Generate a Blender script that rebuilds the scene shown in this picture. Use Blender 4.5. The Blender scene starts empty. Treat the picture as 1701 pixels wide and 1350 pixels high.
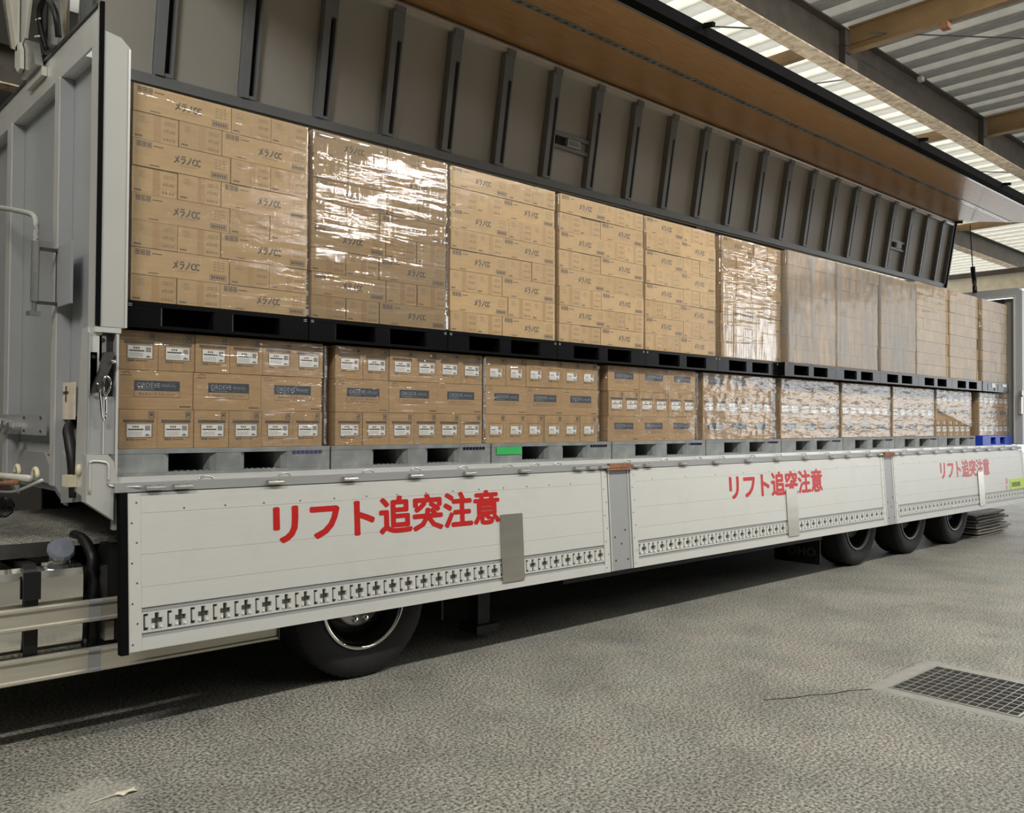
import bpy, bmesh, math, random
from mathutils import Matrix, Vector, noise
random.seed(7)
PI = math.pi
S = bpy.context.scene
C = S.collection

# ------------------------------------------------------------------ camera
cam = bpy.data.objects.new('camera', bpy.data.cameras.new('camera'))
C.objects.link(cam)
Rr = (0.7370696724, -0.6757881939, 0.0062140981)
Rd = (0.0167181299, 0.0090404818, -0.9998193706)
Rf = (0.6756099482, 0.7370404241, 0.0179613798)
cam.matrix_world = Matrix(((Rr[0], -Rd[0], -Rf[0], -1.62446), (Rr[1], -Rd[1], -Rf[1], -4.84541),
                           (Rr[2], -Rd[2], -Rf[2], 1.68), (0, 0, 0, 1)))
cam.data.sensor_fit = 'HORIZONTAL'
cam.data.sensor_width = 36.0
cam.data.lens = 36.0 * 1450.0 / 1701.0
cam.data.clip_start = 0.05
cam.data.clip_end = 300
S.camera = cam

# ------------------------------------------------------------------ view, world, lights
S.view_settings.view_transform = 'Standard'
S.view_settings.look = 'None'
S.view_settings.exposure = 0.0
S.view_settings.gamma = 1.0
S.view_settings.use_curve_mapping = False
S.cycles.transparent_max_bounces = 32
S.cycles.max_bounces = 8
S.cycles.use_denoising = True
W = bpy.data.worlds.new('overcast_sky')
S.world = W
W.use_nodes = True
bg = W.node_tree.nodes['Background']
bg.inputs['Color'].default_value = (0.95, 0.98, 1.0, 1)
bg.inputs['Strength'].default_value = 2.6


def area(name, loc, target, sx, sy, power, col=(1, 1, 1)):
    l = bpy.data.lights.new(name, 'AREA')
    l.shape = 'RECTANGLE'
    l.size = sx
    l.size_y = sy
    l.energy = power
    l.color = col
    o = bpy.data.objects.new(name, l)
    C.objects.link(o)
    o.location = loc
    d = Vector(target) - Vector(loc)
    o.rotation_euler = d.to_track_quat('-Z', 'Y').to_euler()
    return o


# twin fluorescent tubes hung under the canopy on the camera's side of the trailer
for i, (lx, pw) in enumerate(((-3.6, 285), (2.8, 160), (7.0, 245), (11.8, 155))):
    area('tube_lamp', (lx, -3.4, 5.85), (lx, -1.6, 0.0), 2.4, 0.22, pw, (1.0, 0.965, 0.90))


# a second row of tubes further back, the ones the film mirrors
for lx, pw in ((6.0, 150), (16.4, 130)):
    area('tube_lamp', (lx, -6.9, 5.25), (lx, -6.9, 0.0), 0.045, 6.2, pw, (1.0, 0.97, 0.92))


# ------------------------------------------------------------------ materials
def nd(nt, t, **kw):
    n = nt.nodes.new(t)
    for k, v in kw.items():
        setattr(n, k, v)
    return n


def mat(name, col, rough=0.5, metal=0.0, var=0.08, scale=6.0, stretch=(1, 1, 1), bump=0.0, bscale=60.0, rnd=0.0, spec=0.5, coat=0.0, dirt=None, dirt_amt=0.0, dscale=2.0):
    m = bpy.data.materials.new(name)
    m.use_nodes = True
    nt = m.node_tree
    L = nt.links.new
    b = nt.nodes['Principled BSDF']
    b.inputs['Roughness'].default_value = rough
    b.inputs['Metallic'].default_value = metal
    b.inputs['Specular IOR Level'].default_value = spec
    b.inputs['Coat Weight'].default_value = coat
    tc = nd(nt, 'ShaderNodeTexCoord')
    mp = nd(nt, 'ShaderNodeMapping')
    mp.inputs['Scale'].default_value = stretch
    L(tc.outputs['Object'], mp.inputs['Vector'])
    nz = nd(nt, 'ShaderNodeTexNoise')
    nz.inputs['Scale'].default_value = scale
    nz.inputs['Detail'].default_value = 5
    L(mp.outputs[0], nz.inputs['Vector'])
    rp = nd(nt, 'ShaderNodeMapRange')
    rp.inputs['From Min'].default_value = 0.3
    rp.inputs['From Max'].default_value = 0.7
    rp.inputs['To Min'].default_value = 1 - var
    rp.inputs['To Max'].default_value = 1 + var
    L(nz.outputs['Fac'], rp.inputs['Value'])
    hv = nd(nt, 'ShaderNodeHueSaturation')
    hv.inputs['Color'].default_value = (*col, 1)
    src = rp.outputs[0]
    if rnd:
        oi = nd(nt, 'ShaderNodeObjectInfo')
        r2 = nd(nt, 'ShaderNodeMapRange')
        r2.inputs['To Min'].default_value = 1 - rnd
        r2.inputs['To Max'].default_value = 1 + rnd
        L(oi.outputs['Random'], r2.inputs['Value'])
        mu = nd(nt, 'ShaderNodeMath', operation='MULTIPLY')
        L(src, mu.inputs[0])
        L(r2.outputs[0], mu.inputs[1])
        src = mu.outputs[0]
    L(src, hv.inputs['Value'])
    out = hv.outputs[0]
    if dirt:
        n2 = nd(nt, 'ShaderNodeTexNoise')
        n2.inputs['Scale'].default_value = dscale
        n2.inputs['Detail'].default_value = 8
        n2.inputs['Roughness'].default_value = 0.65
        L(tc.outputs['Object'], n2.inputs['Vector'])
        r3 = nd(nt, 'ShaderNodeMapRange')
        r3.inputs['From Min'].default_value = 0.5
        r3.inputs['From Max'].default_value = 0.72
        r3.inputs['To Max'].default_value = dirt_amt
        L(n2.outputs['Fac'], r3.inputs['Value'])
        mx = nd(nt, 'ShaderNodeMixRGB')
        mx.inputs['Color2'].default_value = (*dirt, 1)
        L(r3.outputs[0], mx.inputs['Fac'])
        L(out, mx.inputs['Color1'])
        out = mx.outputs[0]
    L(out, b.inputs['Base Color'])
    if bump:
        n3 = nd(nt, 'ShaderNodeTexNoise')
        n3.inputs['Scale'].default_value = bscale
        n3.inputs['Detail'].default_value = 3
        L(mp.outputs[0], n3.inputs['Vector'])
        bp = nd(nt, 'ShaderNodeBump')
        bp.inputs['Strength'].default_value = bump
        bp.inputs['Distance'].default_value = 0.01
        L(n3.outputs['Fac'], bp.inputs['Height'])
        L(bp.outputs[0], b.inputs['Normal'])
    return m


def film_mat(name, haze, gloss, rough, stretch, scale, strength, hcol=(0.50, 0.485, 0.455), dist=0.004, hst=(3, 1, 1.5), st2=(3, 1, 20), dist2=0.006):
    """clear stretch film: mostly see-through, hazy where layers overlap, glossy wrinkles"""
    m = bpy.data.materials.new(name)
    m.use_nodes = True
    nt = m.node_tree
    L = nt.links.new
    nt.nodes.remove(nt.nodes['Principled BSDF'])
    out = nt.nodes['Material Output']
    tc = nd(nt, 'ShaderNodeTexCoord')
    mp = nd(nt, 'ShaderNodeMapping')
    mp.inputs['Scale'].default_value = stretch
    L(tc.outputs['Object'], mp.inputs['Vector'])
    nz = nd(nt, 'ShaderNodeTexNoise')
    nz.inputs['Scale'].default_value = scale
    nz.inputs['Detail'].default_value = 4
    nz.inputs['Distortion'].default_value = 0.4
    L(mp.outputs[0], nz.inputs['Vector'])
    mq = nd(nt, 'ShaderNodeMapping')
    mq.inputs['Scale'].default_value = st2
    L(tc.outputs['Object'], mq.inputs['Vector'])
    nq = nd(nt, 'ShaderNodeTexNoise')
    nq.inputs['Scale'].default_value = 1.0
    nq.inputs['Detail'].default_value = 3
    nq.inputs['Distortion'].default_value = 0.3
    L(mq.outputs[0], nq.inputs['Vector'])
    b0 = nd(nt, 'ShaderNodeBump')
    b0.inputs['Strength'].default_value = 1.0
    b0.inputs['Distance'].default_value = dist2
    L(nq.outputs['Fac'], b0.inputs['Height'])
    bp = nd(nt, 'ShaderNodeBump')
    bp.inputs['Strength'].default_value = strength
    bp.inputs['Distance'].default_value = dist
    L(nz.outputs['Fac'], bp.inputs['Height'])
    L(b0.outputs[0], bp.inputs['Normal'])
    gl = nd(nt, 'ShaderNodeBsdfGlossy')
    gl.inputs['Roughness'].default_value = rough
    gl.inputs['Color'].default_value = (1, 1, 1, 1)
    L(bp.outputs[0], gl.inputs['Normal'])
    tr = nd(nt, 'ShaderNodeBsdfTransparent')
    df = nd(nt, 'ShaderNodeBsdfDiffuse')
    df.inputs['Color'].default_value = (*hcol, 1)
    n2 = nd(nt, 'ShaderNodeTexNoise')
    n2.inputs['Scale'].default_value = 2.2
    n2.inputs['Detail'].default_value = 5
    m2 = nd(nt, 'ShaderNodeMapping')
    m2.inputs['Scale'].default_value = hst
    L(tc.outputs['Object'], m2.inputs['Vector'])
    L(m2.outputs[0], n2.inputs['Vector'])
    hr = nd(nt, 'ShaderNodeMapRange')
    hr.inputs['From Min'].default_value = 0.35
    hr.inputs['From Max'].default_value = 0.65
    hr.inputs['To Min'].default_value = haze * 0.55
    hr.inputs['To Max'].default_value = min(1, haze * 1.45)
    L(n2.outputs['Fac'], hr.inputs['Value'])
    a = nd(nt, 'ShaderNodeMixShader')
    L(hr.outputs[0], a.inputs[0])
    L(tr.outputs[0], a.inputs[1])
    L(df.outputs[0], a.inputs[2])
    b = nd(nt, 'ShaderNodeMixShader')
    b.inputs[0].default_value = gloss
    L(a.outputs[0], b.inputs[1])
    L(gl.outputs[0], b.inputs[2])
    L(b.outputs[0], out.inputs['Surface'])
    return m


M = {}
M['carton'] = mat('tan_cardboard', (0.49, 0.335, 0.168), 0.62, var=0.06, scale=9, stretch=(1, 1, 5), bump=0.05, bscale=50, rnd=0.07, spec=0.3)
M['kraft'] = mat('kraft_cardboard', (0.40, 0.262, 0.132), 0.62, var=0.06, scale=9, stretch=(1, 1, 5), bump=0.05, bscale=50, rnd=0.07, spec=0.3)
M['tape'] = mat('brown_tape', (0.43, 0.275, 0.125), 0.35, var=0.05)
M['ink'] = mat('dark_ink', (0.085, 0.07, 0.06), 0.6, var=0.1)
M['faint_ink'] = mat('faint_brown_ink', (0.32, 0.225, 0.125), 0.6, var=0.15, scale=40)
M['navy'] = mat('navy_ink', (0.035, 0.045, 0.065), 0.5, var=0.1)
M['pale_ink'] = mat('pale_grey_ink', (0.30, 0.33, 0.37), 0.5)
M['label'] = mat('white_paper_label', (0.78, 0.78, 0.76), 0.5, var=0.03)
M['grey_ink'] = mat('grey_ink', (0.25, 0.25, 0.25), 0.6)
M['black_plastic'] = mat('black_plastic', (0.004, 0.0042, 0.005), 0.25, spec=0.3, var=0.2, bump=0.05)
M['grey_plastic'] = mat('grey_plastic', (0.20, 0.215, 0.215), 0.5, var=0.12, scale=9, bump=0.1, bscale=80, rnd=0.1, dirt=(0.33, 0.33, 0.31), dirt_amt=0.5, dscale=9)
M['blue_plastic'] = mat('blue_plastic', (0.015, 0.06, 0.48), 0.4, var=0.12)
M['alu'] = mat('white_aluminium', (0.60, 0.605, 0.575), 0.36, var=0.025, scale=3, stretch=(0.3, 1, 60), bump=0.015, bscale=20, dirt=(0.45, 0.43, 0.37), dirt_amt=0.22, dscale=2.5)
M['alu_bright'] = mat('bright_aluminium', (0.72, 0.72, 0.70), 0.32, metal=0.35, var=0.04, scale=5)
M['alu_grey'] = mat('grey_painted_steel', (0.33, 0.34, 0.345), 0.4, var=0.04, scale=4, dirt=(0.25, 0.24, 0.21), dirt_amt=0.35, dscale=4)
M['post'] = mat('pale_grey_paint', (0.44, 0.445, 0.42), 0.45, var=0.02)
M['head'] = mat('headboard_grey_paint', (0.37, 0.385, 0.40), 0.33, var=0.03, scale=3, dirt=(0.28, 0.27, 0.25), dirt_amt=0.4, dscale=3)
M['steel'] = mat('galvanised_steel', (0.55, 0.55, 0.53), 0.3, metal=0.8, var=0.12, scale=20)
M['chrome'] = mat('chrome', (0.85, 0.84, 0.80), 0.07, metal=1.0, var=0.02)
M['dull_metal'] = mat('dull_dark_metal', (0.10, 0.10, 0.095), 0.4, metal=0.6, var=0.2, scale=15)
M['black'] = mat('black_rubber', (0.005, 0.005, 0.0055), 0.5, var=0.2)
M['tyre'] = mat('tyre_rubber', (0.008, 0.008, 0.0078), 0.7, var=0.25, scale=10, bump=0.2, bscale=90)
M['frame'] = mat('black_chassis_paint', (0.008, 0.008, 0.009), 0.6, var=0.2)
M['rim'] = mat('silver_wheel', (0.20, 0.20, 0.19), 0.35, metal=0.6, var=0.12, scale=8)
M['rim_black'] = mat('dark_wheel_dish', (0.02, 0.02, 0.02), 0.3, metal=0.3, var=0.2, scale=8)
M['seal'] = mat('dull_black_seal', (0.004, 0.004, 0.0045), 0.85, var=0.1, spec=0.08)
M['red'] = mat('red_lettering', (0.52, 0.012, 0.010), 0.4, var=0.03)
M['rust'] = mat('rusty_steel', (0.26, 0.12, 0.06), 0.7, var=0.35, scale=25, bump=0.3)
M['wing'] = mat('grey_wing_sheet', (0.45, 0.445, 0.405), 0.5, var=0.04, scale=1.5, bump=0.03, bscale=3)
M['bow'] = mat('blue_grey_roof_bow', (0.225, 0.245, 0.26), 0.42, var=0.05)
M['slot'] = mat('black_slot', (0.008, 0.008, 0.009), 0.7, var=0.1)
M['ply'] = mat('varnished_plywood', (0.50, 0.285, 0.12), 0.36, var=0.16, scale=3, stretch=(1.2, 14, 14), coat=0.05, bump=0.02, bscale=6)
M['lashrail'] = mat('grey_lashing_rail', (0.34, 0.35, 0.34), 0.25, metal=0.5, var=0.06)
M['stainless'] = mat('brushed_stainless', (0.50, 0.475, 0.42), 0.28, metal=0.75, var=0.07, scale=3, stretch=(1, 1, 5))
M['beam'] = mat('old_beam_paint', (0.075, 0.064, 0.052), 0.6, var=0.25, scale=5, bump=0.1, bscale=30)
M['flange'] = mat('peeling_flange_paint', (0.74, 0.60, 0.45), 0.7, var=0.3, scale=14, bump=0.2, bscale=50, dirt=(0.25, 0.13, 0.07), dirt_amt=0.8, dscale=9)
M['purlin'] = mat('brown_purlin_primer', (0.26, 0.165, 0.075), 0.55, var=0.15, scale=4)
M['fascia'] = mat('cream_fascia', (0.72, 0.62, 0.47), 0.6, var=0.1)
M['wall'] = mat('dark_wall', (0.06, 0.054, 0.048), 0.8, var=0.2, scale=0.8)
M['cream'] = mat('cream_marker', (0.72, 0.66, 0.48), 0.4)
M['guard'] = mat('side_guard_aluminium', (0.60, 0.57, 0.48), 0.3, metal=0.55, var=0.07, scale=6, stretch=(0.4, 1, 6))
M['deck'] = mat('checker_plate', (0.30, 0.29, 0.26), 0.55, metal=0.2, var=0.5, scale=40, bump=0.5, bscale=40)
M['yellow'] = mat('yellow_green_tag', (0.55, 0.75, 0.06), 0.5)
M['greentape'] = mat('green_tape', (0.03, 0.42, 0.10), 0.45)
M['violet'] = mat('violet_print', (0.05, 0.045, 0.14), 0.5)
M['concrete'] = mat('concrete_collar', (0.25, 0.25, 0.225), 0.8, var=0.1, scale=12, bump=0.1)
M['leaf'] = mat('dry_leaf', (0.62, 0.58, 0.46), 0.6, var=0.15, scale=60)
M['board'] = mat('grey_board', (0.22, 0.20, 0.17), 0.7, var=0.25, scale=8)
M['paper'] = mat('creased_paper', (0.72, 0.62, 0.50), 0.4, var=0.12, scale=14, bump=0.3, bscale=25)
M['pocket'] = mat('pocket_inside', (0.13, 0.13, 0.125), 0.8)
M['whitepaint'] = mat('white_arm_paint', (0.60, 0.59, 0.53), 0.35, var=0.05)
M['film_clear'] = film_mat('film_clear', 0.035, 0.12, 0.07, (3.0, 1, 20.0), 1.3, 0.9, dist=0.008, st2=(4, 1, 30), dist2=0.008)
M['film_band'] = film_mat('film_band', 0.08, 0.10, 0.08, (44.0, 1, 2.0), 1.2, 0.9, dist=0.0018, hst=(0.35, 1, 1.7), st2=(2, 1, 12), dist2=0.008)
M['film_tight'] = film_mat('film_tight', 0.06, 0.04, 0.14, (50.0, 1, 3.0), 1.2, 0.9, dist=0.002, hst=(0.35, 1, 1.7), st2=(2, 1, 10), dist2=0.006)
M['film_streak'] = film_mat('film_streak', 0.11, 0.26, 0.05, (32.0, 1, 1.3), 1.1, 1.0, dist=0.0026, hst=(1.2, 1, 2.5), st2=(0.9, 1, 9), dist2=0.0095)
M['film_grey'] = film_mat('film_grey', 0.50, 0.07, 0.12, (44.0, 1, 1.0), 1.1, 0.9, (0.25, 0.243, 0.232), dist=0.0030, hst=(5.0, 1, 0.6), st2=(1.0, 1, 4), dist2=0.004)
M['film_pale'] = film_mat('film_pale', 0.30, 0.08, 0.12, (44.0, 1, 1.2), 1.1, 0.9, (0.33, 0.315, 0.29), dist=0.003, hst=(3, 1, 1.4), st2=(2, 1, 8), dist2=0.008)
M['film_wrinkle'] = film_mat('film_wrinkle', 0.07, 0.16, 0.05, (4.5, 1, 13.0), 1.3, 1.0, dist=0.010, hst=(2, 1, 4), st2=(2.5, 1, 14), dist2=0.014)

# translucent folded roof sheet
def roof_mat(name, col, trans, valley):
    m = bpy.data.materials.new(name)
    m.use_nodes = True
    nt = m.node_tree
    L = nt.links.new
    nt.nodes.remove(nt.nodes['Principled BSDF'])
    tc = nd(nt, 'ShaderNodeTexCoord')
    nz = nd(nt, 'ShaderNodeTexNoise')
    nz.inputs['Scale'].default_value = 5
    nz.inputs['Detail'].default_value = 6
    L(tc.outputs['Object'], nz.inputs['Vector'])
    # fold shading put into the colour: valley flats darker than slopes and crests
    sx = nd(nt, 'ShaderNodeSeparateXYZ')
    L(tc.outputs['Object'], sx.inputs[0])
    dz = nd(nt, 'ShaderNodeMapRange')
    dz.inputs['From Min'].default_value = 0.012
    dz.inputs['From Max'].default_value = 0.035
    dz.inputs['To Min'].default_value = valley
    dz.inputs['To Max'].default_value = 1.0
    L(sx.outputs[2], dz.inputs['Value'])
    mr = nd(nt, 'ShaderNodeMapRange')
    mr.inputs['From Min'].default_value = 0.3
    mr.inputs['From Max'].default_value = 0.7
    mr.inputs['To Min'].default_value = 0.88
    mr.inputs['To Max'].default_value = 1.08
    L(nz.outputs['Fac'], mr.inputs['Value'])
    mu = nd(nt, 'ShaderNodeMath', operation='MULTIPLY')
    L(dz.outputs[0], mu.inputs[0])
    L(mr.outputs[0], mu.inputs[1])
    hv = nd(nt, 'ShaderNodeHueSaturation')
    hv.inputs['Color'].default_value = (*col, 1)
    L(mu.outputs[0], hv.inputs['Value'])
    d = nd(nt, 'ShaderNodeBsdfDiffuse')
    t = nd(nt, 'ShaderNodeBsdfTranslucent')
    L(hv.outputs[0], d.inputs['Color'])
    L(hv.outputs[0], t.inputs['Color'])
    mx = nd(nt, 'ShaderNodeMixShader')
    mx.inputs[0].default_value = trans
    L(d.outputs[0], mx.inputs[1])
    L(t.outputs[0], mx.inputs[2])
    L(mx.outputs[0], nt.nodes['Material Output'].inputs['Surface'])
    return m


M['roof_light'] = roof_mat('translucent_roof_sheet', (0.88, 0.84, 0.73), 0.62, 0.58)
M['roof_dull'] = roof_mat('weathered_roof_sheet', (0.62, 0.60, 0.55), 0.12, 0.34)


def floor_mat():
    m = bpy.data.materials.new('worn_concrete')
    m.use_nodes = True
    nt = m.node_tree
    L = nt.links.new
    b = nt.nodes['Principled BSDF']
    tc = nd(nt, 'ShaderNodeTexCoord')

    def nz(sc, det=4, rough=0.6):
        n = nd(nt, 'ShaderNodeTexNoise')
        n.inputs['Scale'].default_value = sc
        n.inputs['Detail'].default_value = det
        n.inputs['Roughness'].default_value = rough
        L(tc.outputs['Object'], n.inputs['Vector'])
        return n.outputs['Fac']
    cr = nd(nt, 'ShaderNodeValToRGB')
    e = cr.color_ramp.elements
    e[0].position = 0.41
    e[0].color = (0.05, 0.048, 0.043, 1)
    e[1].position = 0.59
    e[1].color = (0.40, 0.40, 0.36, 1)
    L(nz(58, 5, 0.72), cr.inputs[0])
    c2 = nd(nt, 'ShaderNodeValToRGB')
    e = c2.color_ramp.elements
    e[0].position = 0.34
    e[0].color = (0.72, 0.715, 0.71, 1)
    e[1].position = 0.6
    e[1].color = (1.05, 1.04, 1.0, 1)
    L(nz(1.3, 7, 0.62), c2.inputs[0])
    mu = nd(nt, 'ShaderNodeMixRGB', blend_type='MULTIPLY')
    mu.inputs[0].default_value = 1
    L(cr.outputs[0], mu.inputs[1])
    L(c2.outputs[0], mu.inputs[2])
    # reddish and bluish patches
    c3 = nd(nt, 'ShaderNodeValToRGB')
    e = c3.color_ramp.elements
    e[0].position = 0.38
    e[0].color = (0.97, 0.99, 1.0, 1)
    e[1].position = 0.62
    e[1].color = (1.02, 0.995, 0.98, 1)
    L(nz(2.1, 3), c3.inputs[0])
    m3 = nd(nt, 'ShaderNodeMixRGB', blend_type='MULTIPLY')
    m3.inputs[0].default_value = 1
    L(mu.outputs[0], m3.inputs[1])
    L(c3.outputs[0], m3.inputs[2])
    # oil spots
    vo = nd(nt, 'ShaderNodeTexNoise')
    vo.inputs['Scale'].default_value = 3.3
    vo.inputs['Detail'].default_value = 2
    L(tc.outputs['Object'], vo.inputs['Vector'])
    mr = nd(nt, 'ShaderNodeMapRange')
    mr.inputs['From Min'].default_value = 0.66
    mr.inputs['From Max'].default_value = 0.73
    mr.inputs['To Max'].default_value = 0.25
    L(vo.outputs['Fac'], mr.inputs['Value'])
    m4 = nd(nt, 'ShaderNodeMixRGB')
    m4.inputs['Color2'].default_value = (0.06, 0.055, 0.05, 1)
    L(mr.outputs[0], m4.inputs[0])
    L(m3.outputs[0], m4.inputs[1])
    # pale scuffed patch where dust has dried
    vm = nd(nt, 'ShaderNodeVectorMath', operation='DISTANCE')
    L(tc.outputs['Object'], vm.inputs[0])
    vm.inputs[1].default_value = (-0.33, -0.70, 0)
    ad = nd(nt, 'ShaderNodeMath', operation='MULTIPLY_ADD')
    L(nz(6, 5), ad.inputs[0])
    ad.inputs[1].default_value = 0.5
    L(vm.outputs['Value'], ad.inputs[2])
    m5r = nd(nt, 'ShaderNodeMapRange')
    m5r.inputs['From Min'].default_value = 0.50
    m5r.inputs['From Max'].default_value = 0.36
    m5r.inputs['To Max'].default_value = 0.35
    L(ad.outputs[0], m5r.inputs['Value'])
    m5 = nd(nt, 'ShaderNodeMixRGB')
    m5.inputs['Color2'].default_value = (0.50, 0.48, 0.42, 1)
    L(m5r.outputs[0], m5.inputs[0])
    L(m4.outputs[0], m5.inputs[1])
    L(m5.outputs[0], b.inputs['Base Color'])
    b.inputs['Roughness'].default_value = 0.62
    b.inputs['Specular IOR Level'].default_value = 0.35
    bp = nd(nt, 'ShaderNodeBump')
    bp.inputs['Strength'].default_value = 0.12
    bp.inputs['Distance'].default_value = 0.004
    L(nz(90, 3, 0.7), bp.inputs['Height'])
    L(bp.outputs[0], b.inputs['Normal'])
    return m


M['floor'] = floor_mat()


# ------------------------------------------------------------------ mesh helpers
def quadbox(bm, P):
    """P: function (i,j,k in 0/1) -> point"""
    v = {(i, j, k): bm.verts.new(P(i, j, k)) for i in (0, 1) for j in (0, 1) for k in (0, 1)}
    for f in (((0, 0, 0), (0, 1, 0), (1, 1, 0), (1, 0, 0)), ((0, 0, 1), (1, 0, 1), (1, 1, 1), (0, 1, 1)),
              ((0, 0, 0), (1, 0, 0), (1, 0, 1), (0, 0, 1)), ((0, 1, 0), (0, 1, 1), (1, 1, 1), (1, 1, 0)),
              ((0, 0, 0), (0, 0, 1), (0, 1, 1), (0, 1, 0)), ((1, 0, 0), (1, 1, 0), (1, 1, 1), (1, 0, 1))):
        bm.faces.new([v[q] for q in f])


def box(bm, x0, x1, y0, y1, z0, z1):
    quadbox(bm, lambda i, j, k: ((x0, x1)[i], (y0, y1)[j], (z0, z1)[k]))


def prism(bm, pts, axis, a0, a1):
    """extrude polygon pts along axis; pts in the two other axes in order"""
    def P(p, a):
        return {'X': (a, p[0], p[1]), 'Y': (p[0], a, p[1]), 'Z': (p[0], p[1], a)}[axis]
    A = [bm.verts.new(P(p, a0)) for p in pts]
    B = [bm.verts.new(P(p, a1)) for p in pts]
    n = len(pts)
    bm.faces.new(A)
    bm.faces.new(B[::-1])
    for i in range(n):
        bm.faces.new((A[i], B[i], B[(i + 1) % n], A[(i + 1) % n]))


def tube(bm, pts, r, seg=10):
    pts = [Vector(p) for p in pts]
    rings = []
    up = Vector((0, 0, 1))
    for i, p in enumerate(pts):
        d = (pts[min(i + 1, len(pts) - 1)] - pts[max(i - 1, 0)]).normalized()
        a = d.cross(up)
        if a.length < 0.05:
            a = d.cross(Vector((1, 0, 0)))
        a.normalize()
        b = d.cross(a).normalized()
        rings.append([bm.verts.new(p + (a * math.cos(t) + b * math.sin(t)) * r) for t in [2 * PI * k / seg for k in range(seg)]])
    for A, B in zip(rings, rings[1:]):
        for k in range(seg):
            bm.faces.new((A[k], A[(k + 1) % seg], B[(k + 1) % seg], B[k]))
    bm.faces.new(rings[0][::-1])
    bm.faces.new(rings[-1])


def smooth_path(pts, n=6):
    """Catmull-Rom through pts"""
    P = [Vector(p) for p in pts]
    P = [P[0] * 2 - P[1]] + P + [P[-1] * 2 - P[-2]]
    out = []
    for i in range(1, len(P) - 2):
        for k in range(n):
            t = k / n
            a, b, c, d = P[i - 1:i + 3]
            out.append(0.5 * ((2 * b) + (c - a) * t + (2 * a - 5 * b + 4 * c - d) * t * t + (3 * b - a - 3 * c + d) * t ** 3))
    out.append(P[-2])
    return out


def lathe(bm, prof, seg=40, axis='Y', c=(0, 0, 0), caps=True):
    """prof: list of (radius, offset along axis)"""
    rings = []
    for r, h in prof:
        ring = []
        for k in range(seg):
            t = 2 * PI * k / seg
            u, w = r * math.cos(t), r * math.sin(t)
            p = {'Y': (u, h, w), 'Z': (u, w, h), 'X': (h, u, w)}[axis]
            ring.append(bm.verts.new((c[0] + p[0], c[1] + p[1], c[2] + p[2])))
        rings.append(ring)
    for A, B in zip(rings, rings[1:]):
        for k in range(seg):
            bm.faces.new((A[k], A[(k + 1) % seg], B[(k + 1) % seg], B[k]))
    if caps and prof[0][0] > 1e-4:
        bm.faces.new(rings[0])
    if caps and prof[-1][0] > 1e-4:
        bm.faces.new(rings[-1][::-1])


def finish(name, bm, m, smooth=False, bevel=0.0, bseg=1):
    if bevel:
        es = [e for e in bm.edges if len(e.link_faces) == 2 and e.calc_face_angle(0) > 0.5]
        bmesh.ops.bevel(bm, geom=es, offset=bevel, segments=bseg, affect='EDGES', profile=0.5)
    bmesh.ops.recalc_face_normals(bm, faces=bm.faces)
    me = bpy.data.meshes.new(name)
    bm.to_mesh(me)
    bm.free()
    me.materials.append(m if not isinstance(m, str) else M[m])
    if smooth:
        for p in me.polygons:
            p.use_smooth = True
    return me


def link(name, me, parent=None, loc=None, **props):
    o = bpy.data.objects.new(name, me)
    C.objects.link(o)
    if parent is not None:
        o.parent = parent
    if loc is not None:
        o.location = loc
    for k, v in props.items():
        o[k] = v
    return o


def obj(name, bm, m, parent=None, loc=None, smooth=False, bevel=0.0, bseg=1, **props):
    return link(name, finish(name, bm, m, smooth, bevel, bseg), parent, loc, **props)


def B(*boxes):
    bm = bmesh.new()
    for b in boxes:
        box(bm, *b)
    return bm


def thing(name, label, cat, loc=(0, 0, 0), group=None, rot=None):
    o = bpy.data.objects.new(name, None)
    C.objects.link(o)
    o.location = loc
    if rot:
        o.rotation_euler = rot
    o['label'] = label
    o['category'] = cat
    if group:
        o['group'] = group
    return o


def tag(o, label, cat, group=None):
    o['label'] = label
    o['category'] = cat
    if group:
        o['group'] = group
    return o


def struct(name, bm, m, **kw):
    return obj(name, bm, m, kind='structure', **kw)


def copy_tree(o, parent=None):
    c = o.copy()
    C.objects.link(c)
    if parent is not None:
        c.parent = parent
    for ch in o.children:
        copy_tree(ch, c)
    return c


_txt = {}


def text_bm(bm, s, w, h, cx, cz, y=0.0, bold=0.0, shear=0.0, res=2, depth=0.0):
    """add lettering lying in the XZ plane facing -Y, fitted to the w x h box centred on cx, cz"""
    key = (s, bold, shear, res)
    if key not in _txt:
        c = bpy.data.curves.new('t', 'FONT')
        c.body = s
        c.offset = bold
        c.shear = shear
        c.resolution_u = res
        o = bpy.data.objects.new('t', c)
        C.objects.link(o)
        bpy.context.view_layer.update()
        me = bpy.data.meshes.new_from_object(o.evaluated_get(bpy.context.evaluated_depsgraph_get()))
        V = [tuple(v.co) for v in me.vertices]
        F = [tuple(p.vertices) for p in me.polygons]
        bpy.data.objects.remove(o)
        bpy.data.curves.remove(c)
        bpy.data.meshes.remove(me)
        xs = [v[0] for v in V]
        zs = [v[1] for v in V]
        x0, x1, z0, z1 = min(xs), max(xs), min(zs), max(zs)
        _txt[key] = ([((v[0] - x0) / (x1 - x0) - 0.5, (v[1] - z0) / (z1 - z0) - 0.5) for v in V], F)
    V, F = _txt[key]
    vs = [bm.verts.new((cx + v[0] * w, y, cz + v[1] * h)) for v in V]
    for f in F:
        try:
            bm.faces.new([vs[i] for i in f])
        except ValueError:
            pass


def flat(bm, x0, x1, z0, z1, y=0.0):
    bm.faces.new([bm.verts.new(p) for p in ((x0, y, z0), (x1, y, z0), (x1, y, z1), (x0, y, z1))])


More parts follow.
